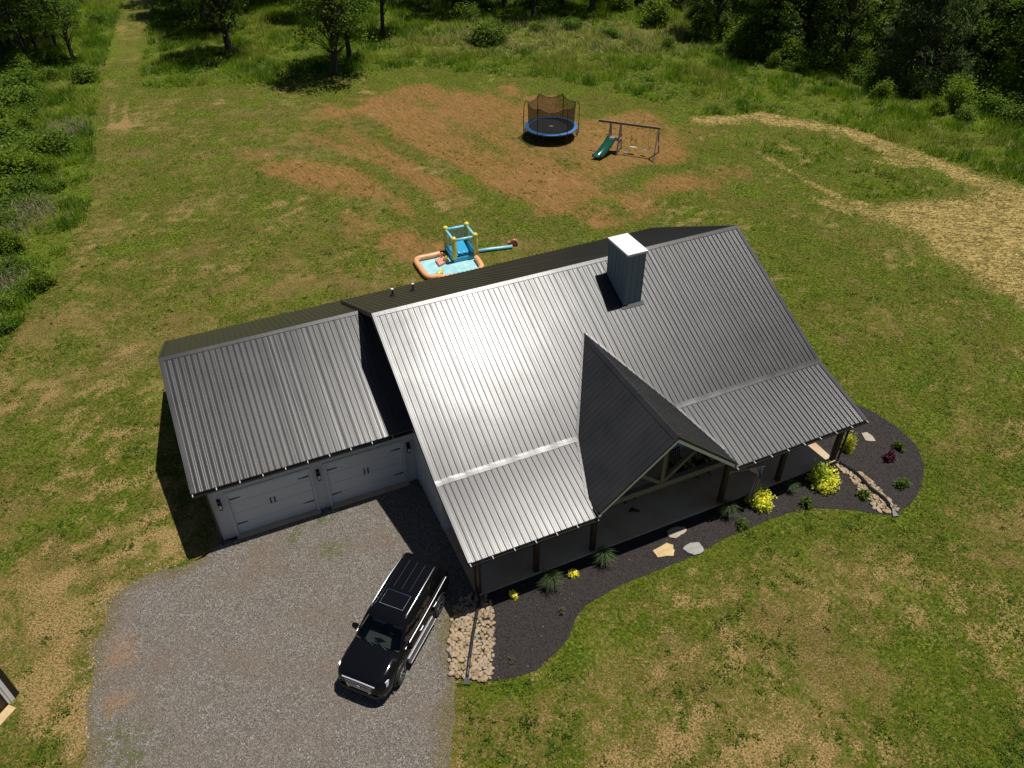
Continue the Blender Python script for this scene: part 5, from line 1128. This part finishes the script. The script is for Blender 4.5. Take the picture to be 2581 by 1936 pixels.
def blades(cen, h, spread, w, nb, cols, g, curve=True, segs=1):
    n = len(cen)*nb; c = np.repeat(cen, nb, 0); h = np.repeat(h, nb)*g.uniform(.55, 1.15, n); a = g.uniform(0, 2*PI, n); sp = np.repeat(spread, nb)*g.uniform(.15, 1, n)
    d = np.stack([np.cos(a), np.sin(a), np.zeros(n)], 1); p = np.stack([-np.sin(a), np.cos(a), np.zeros(n)], 1)
    tw = g.uniform(-.9, .9, n)[:, None]; p = p*np.cos(tw)+d*np.sin(tw)
    ww = (np.repeat(w, nb) if np.ndim(w) else np.full(n, w))*g.uniform(.7, 1.3, n)
    b = c+d*(sp*.15)[:, None]; cc = np.repeat(cols, nb, 0)*g.uniform(.72, 1.28, (n, 1))
    tip = c+d*sp[:, None]; tip[:, 2] = c[:, 2]+h
    if segs == 1: return np.stack([b-p*ww[:, None]*.5, b+p*ww[:, None]*.5, tip], 1), cc
    m = c+d*(sp*.42)[:, None]; m[:, 2] = c[:, 2]+h*.78; e = c+d*(sp*1.0)[:, None]; e[:, 2] = c[:, 2]+h*.62
    q = p*ww[:, None]*.5
    return np.concatenate([np.stack([b-q, b+q, m+q*.8], 1), np.stack([b-q, m+q*.8, m-q*.8], 1), np.stack([m-q*.8, m+q*.8, e], 1)]), np.concatenate([cc, cc, cc])
g = np.random.default_rng(61)
tt, cc = blades(np.zeros((1, 3)), np.array([.75]), np.array([.62]), .022, 300, np.array([[.052, .075, .03]]), g, segs=2); og = soup('~blades', tt, cc, M['grass'])
for a, b, s, f, lb in ((640, 1060, 1.05, C2, 'large ornamental grass clump near the wide stone bed'), (930, 925, 1.0, C2, 'large ornamental grass clump left of the stepping stones'), (415, 1100, 1.0, C3, 'ornamental grass clump in shade below the flag'), (920, 905, .72, C3, 'small ornamental grass clump between the two golden shrubs')):
    o = empty('ornamental_grass', (*f(a, b)[:2], .02), a); o.scale = (s, s, s); meshobj('blades', og, o); tag(o, lb, 'grass clump')

# --- tall meadow grass (nobody could count it)
g = np.random.default_rng(71)
n = 230000; x = g.uniform(-62, 62, n); y = g.uniform(28, 112, n); F = fields(x, y)
vis = np.abs(x) < 6+.66*np.hypot(y, 12)
dens = np.maximum(F['tall'], .55*F['patch'])*smooth(.25, .5, fbm(x*.6, y*.6, 3, 77)+.22)
keep = (g.uniform(0, 1, n) < dens) & vis & (sdpoly(x, y, HOUSEP) > .2); x, y = x[keep], y[keep]; n = len(x)
hh = (.10+.9*smooth(.3, .7, fbm(x*.7, y*.7, 3, 88)))*np.where(fields(x, y)['tall'] > .5, 1, .6)*g.uniform(.6, 1.2, n)
P1 = np.array([.078, .122, .006]); P2 = np.array([.034, .072, .004]); P3 = np.array([.125, .135, .02]); q = smooth(.36, .64, fbm(x*.8, y*.8, 3, 91))[:, None]; k = fbm(x*.22, y*.22, 3, 95)[:, None]
cc = P1*(1-q)+P2*q; cc = cc*(1-smooth(.5, .7, k)*.6)+P3*smooth(.5, .7, k)*.6
dry = g.uniform(0, 1, n) < .04+.35*smooth(10, 3, np.hypot((x-6)*.45, y-88)); cc[dry] = [.22, .18, .09]
tt, cc = blades(np.stack([x, y, np.zeros(n)], 1), hh*.8, .22+.5*hh, .06, 4, cc, g)
print('meadow', len(tt)); kind(soup('meadow_grass', tt, cc, M['grass']), 'stuff', 'long green meadow grass and weeds around the lawn')
# dry wisps on the left strip
n = 360; ctr = [C5b(*p)[:2] for p in [(110, 900), (60, 960), (30, 930), (150, 880), (20, 1190), (60, 1210), (285, 545), (310, 560), (10, 1000)]]
x = np.concatenate([g.normal(c[0], .8, n//9) for c in ctr]); y = np.concatenate([g.normal(c[1], .8, n//9) for c in ctr]); n = len(x)
tt, cc = blades(np.stack([x, y, np.zeros(n)], 1), g.uniform(.6, 1.3, n), np.full(n, .8), .025, 5, np.tile([.20, .18, .10], (n, 1)), g, segs=2)
kind(soup('dry_grass', tt, cc, M['grass']), 'stuff', 'pale dry grass wisps in the overgrown strip')
# --- lawn tufts
g = np.random.default_rng(81)
n = 400000; y = 8+72*g.uniform(0, 1, n)**1.25; x = g.uniform(-1, 1, n)*(6+.68*np.hypot(y, 12)); F = fields(x, y)
dens = smooth(.30, .75, F['green']+.55*(fbm(x*2.2, y*2.2, 3, 111)-.5)+.25*(fbm(x*.8, y*.8, 2, 112)-.5))*(1-F['tall'])*(1-.7*F['red'])*(1-.6*F['bare'])*(1-.8*F['straw'])+.05
sdv = sdpoly(x, y, DRIVE)+(fbm(x*1.6, y*1.6, 3, 70)-.5)*.8
keep = (g.uniform(0, 1, n) < dens) & (sdv > .05-.9*g.uniform(0, 1, n)**3) & (sdpoly(x, y, MULCH) > .03-.10*g.uniform(0, 1, n)**2) & (sdpoly(x, y, HOUSEP) > .05) & (sdpoly(x, y, ROCK_L) > .02)
x, y = x[keep], y[keep]; n = len(x); F = fields(x, y)
A1 = np.array([.050, .092, .004]); A2 = np.array([.115, .145, .009]); A3 = np.array([.20, .155, .045])
q = fbm(x*.9, y*.9, 3, 121)[:, None]; k = smooth(.60, .35, F['green'])[:, None]*g.uniform(0, 1, (n, 1))
cc = A1*(1-q)+A2*q; cc = cc*(1-k)+A3*k
wd = g.uniform(0, 1, n) < .10; cc[wd] = cc[wd]*.75
tt, cc = blades(np.stack([x, y, np.zeros(n)], 1), g.uniform(.012, .05, n), g.uniform(.05, .15, n), .05, 4, cc, g)
print('lawn', len(tt)); kind(soup('lawn_grass', tt, cc, M['lawn']), 'stuff', 'short patchy lawn grass round the house')
n = 8500; y = 9+55*g.uniform(0, 1, n)**1.4; x = g.uniform(-1, 1, n)*(5+.66*np.hypot(y, 12)); F = fields(x, y)
keep = (g.uniform(0, 1, n) < (.25+.5*F['green'])*smooth(.42, .62, fbm(x*.5, y*.5, 3, 131))*(1-F['tall'])*(1-F['straw'])) & (sdpoly(x, y, DRIVE) > .2) & (sdpoly(x, y, MULCH) > .2) & (sdpoly(x, y, HOUSEP) > .3); x, y = x[keep], y[keep]; n = len(x)
idx = np.repeat(np.arange(n), 16); R_ = g.uniform(.05, .15, n)[idx]; cen = np.stack([x[idx]+g.normal(0, 1, len(idx))*R_, y[idx]+g.normal(0, 1, len(idx))*R_, .02+np.abs(g.normal(0, .4, len(idx)))*R_], 1)
cc = pal(n, g, [(.042, .080, .006), (.058, .10, .008), (.075, .12, .009), (.11, .14, .012)])[idx]*g.uniform(.7, 1.3, (len(idx), 1))
kind(soup('lawn_weeds', leaves(cen, .085, .045, g, 1.2), np.concatenate([cc, cc]), M['lawn']), 'stuff', 'small green weed clumps in the lawn')
# --- hay stalks lying in the cut strip
n = 26000; x = g.uniform(5, 42, n); y = g.uniform(30, 68, n); F = fields(x, y); keep = g.uniform(0, 1, n) < F['straw']*.8; x, y = x[keep], y[keep]; n = len(x)
tt, cc = blades(np.stack([x, y, np.full(n, .01)], 1), g.uniform(.03, .10, n), g.uniform(.15, .4, n), .04, 2, pal(n, g, [(.38, .28, .10), (.30, .22, .07), (.22, .165, .05), (.13, .11, .03)]), g)
kind(soup('cut_hay', tt, cc, M['lawn']), 'stuff', 'straw coloured cut hay lying on the right of the lawn')
# --- pebbles on the drive, chips on the mulch
def scatter(poly, n, jit=.35):
    xs = [p[0] for p in poly]; ys = [max(p[1], 8.5) for p in poly]; x = g.uniform(min(xs)-.4, max(xs)+.4, n); y = g.uniform(min(ys)-.4, max(ys)+.4, n)
    k = sdpoly(x, y, poly)+(fbm(x*1.6, y*1.6, 3, 70)-.5)*jit*2 < .0; return x[k], y[k]
x, y = scatter(DRIVE, 70000, .6); n = len(x); x = x[sdpoly(x, y, HOUSEP) > .05] if False else x
cen = np.stack([x, y, np.full(n, .018)], 1); r_ = g.uniform(.008, .024, n)[:, None]; a = g.uniform(0, 6.28, n); e1 = np.stack([np.cos(a), np.sin(a), g.uniform(-.3, .3, n)], 1)*r_; e2 = np.stack([-np.sin(a), np.cos(a), g.uniform(-.3, .3, n)], 1)*r_*.75; up = np.array([0, 0, 1])*r_*.7
tt = np.concatenate([np.stack([cen+e1, cen+e2, cen+up], 1), np.stack([cen+e2, cen-e1, cen+up], 1), np.stack([cen-e1, cen-e2, cen+up], 1), np.stack([cen-e2, cen+e1, cen+up], 1)])
pc = pal(n, g, [(.11, .095, .08), (.165, .144, .122), (.22, .195, .165), (.30, .265, .225), (.13, .10, .075), (.48, .43, .36)]); 
kind(soup('gravel_stones', tt, np.tile(pc, (4, 1)), M['lawn']), 'stuff', 'loose grey gravel on the drive')
n = 5200; x = g.uniform(-17, -4, n); y = g.uniform(9, 22, n); sdv = sdpoly(x, y, DRIVE); k = (g.uniform(0, 1, n) < smooth(.9, .0, sdv)*smooth(-.5, 0, sdv)*smooth(.35, .6, fbm(x, y, 3, 141))) & (sdpoly(x, y, HOUSEP) > .4); x, y = x[k], y[k]; n = len(x)
cen = np.stack([x, y, np.full(n, .015)], 1); r_ = g.uniform(.02, .05, n)[:, None]; a = g.uniform(0, 6.28, n); e1 = np.stack([np.cos(a), np.sin(a), 0*a], 1)*r_; e2 = np.stack([-np.sin(a), np.cos(a), 0*a], 1)*r_*.7; up = np.array([0, 0, 1])*r_*.8
tt = np.concatenate([np.stack([cen+e1, cen+e2, cen+up], 1), np.stack([cen+e2, cen-e1, cen+up], 1), np.stack([cen-e1, cen-e2, cen+up], 1), np.stack([cen-e2, cen+e1, cen+up], 1)])
kind(soup('edge_stones', tt, np.tile(pal(n, g, [(.40, .37, .32), (.30, .27, .23), (.46, .42, .34), (.22, .20, .18)]), (4, 1)), M['lawn']), 'stuff', 'pale loose stones spilled along the edge of the drive')
x, y = scatter(MULCH, 42000, .08); k = (sdpoly(x, y, ROCK_L) > 0) & (sdpoly(x, y, ROCK_R) > .0) & (sdpoly(x, y, HOUSEP) > 0); x, y = x[k], y[k]; n = len(x)
cen = np.stack([x, y, np.full(n, .026)], 1)
mc = pal(n, g, [(.012, .010, .010), (.022, .018, .016), (.035, .028, .024), (.05, .036, .03)]); li = g.uniform(0, 1, n) < .012; mc[li] = [.30, .26, .22]
kind(soup('mulch_chips', leaves(cen, .075, .022, g, 1.2), np.concatenate([mc, mc]), M['lawn']), 'stuff', 'dark shredded bark mulch')
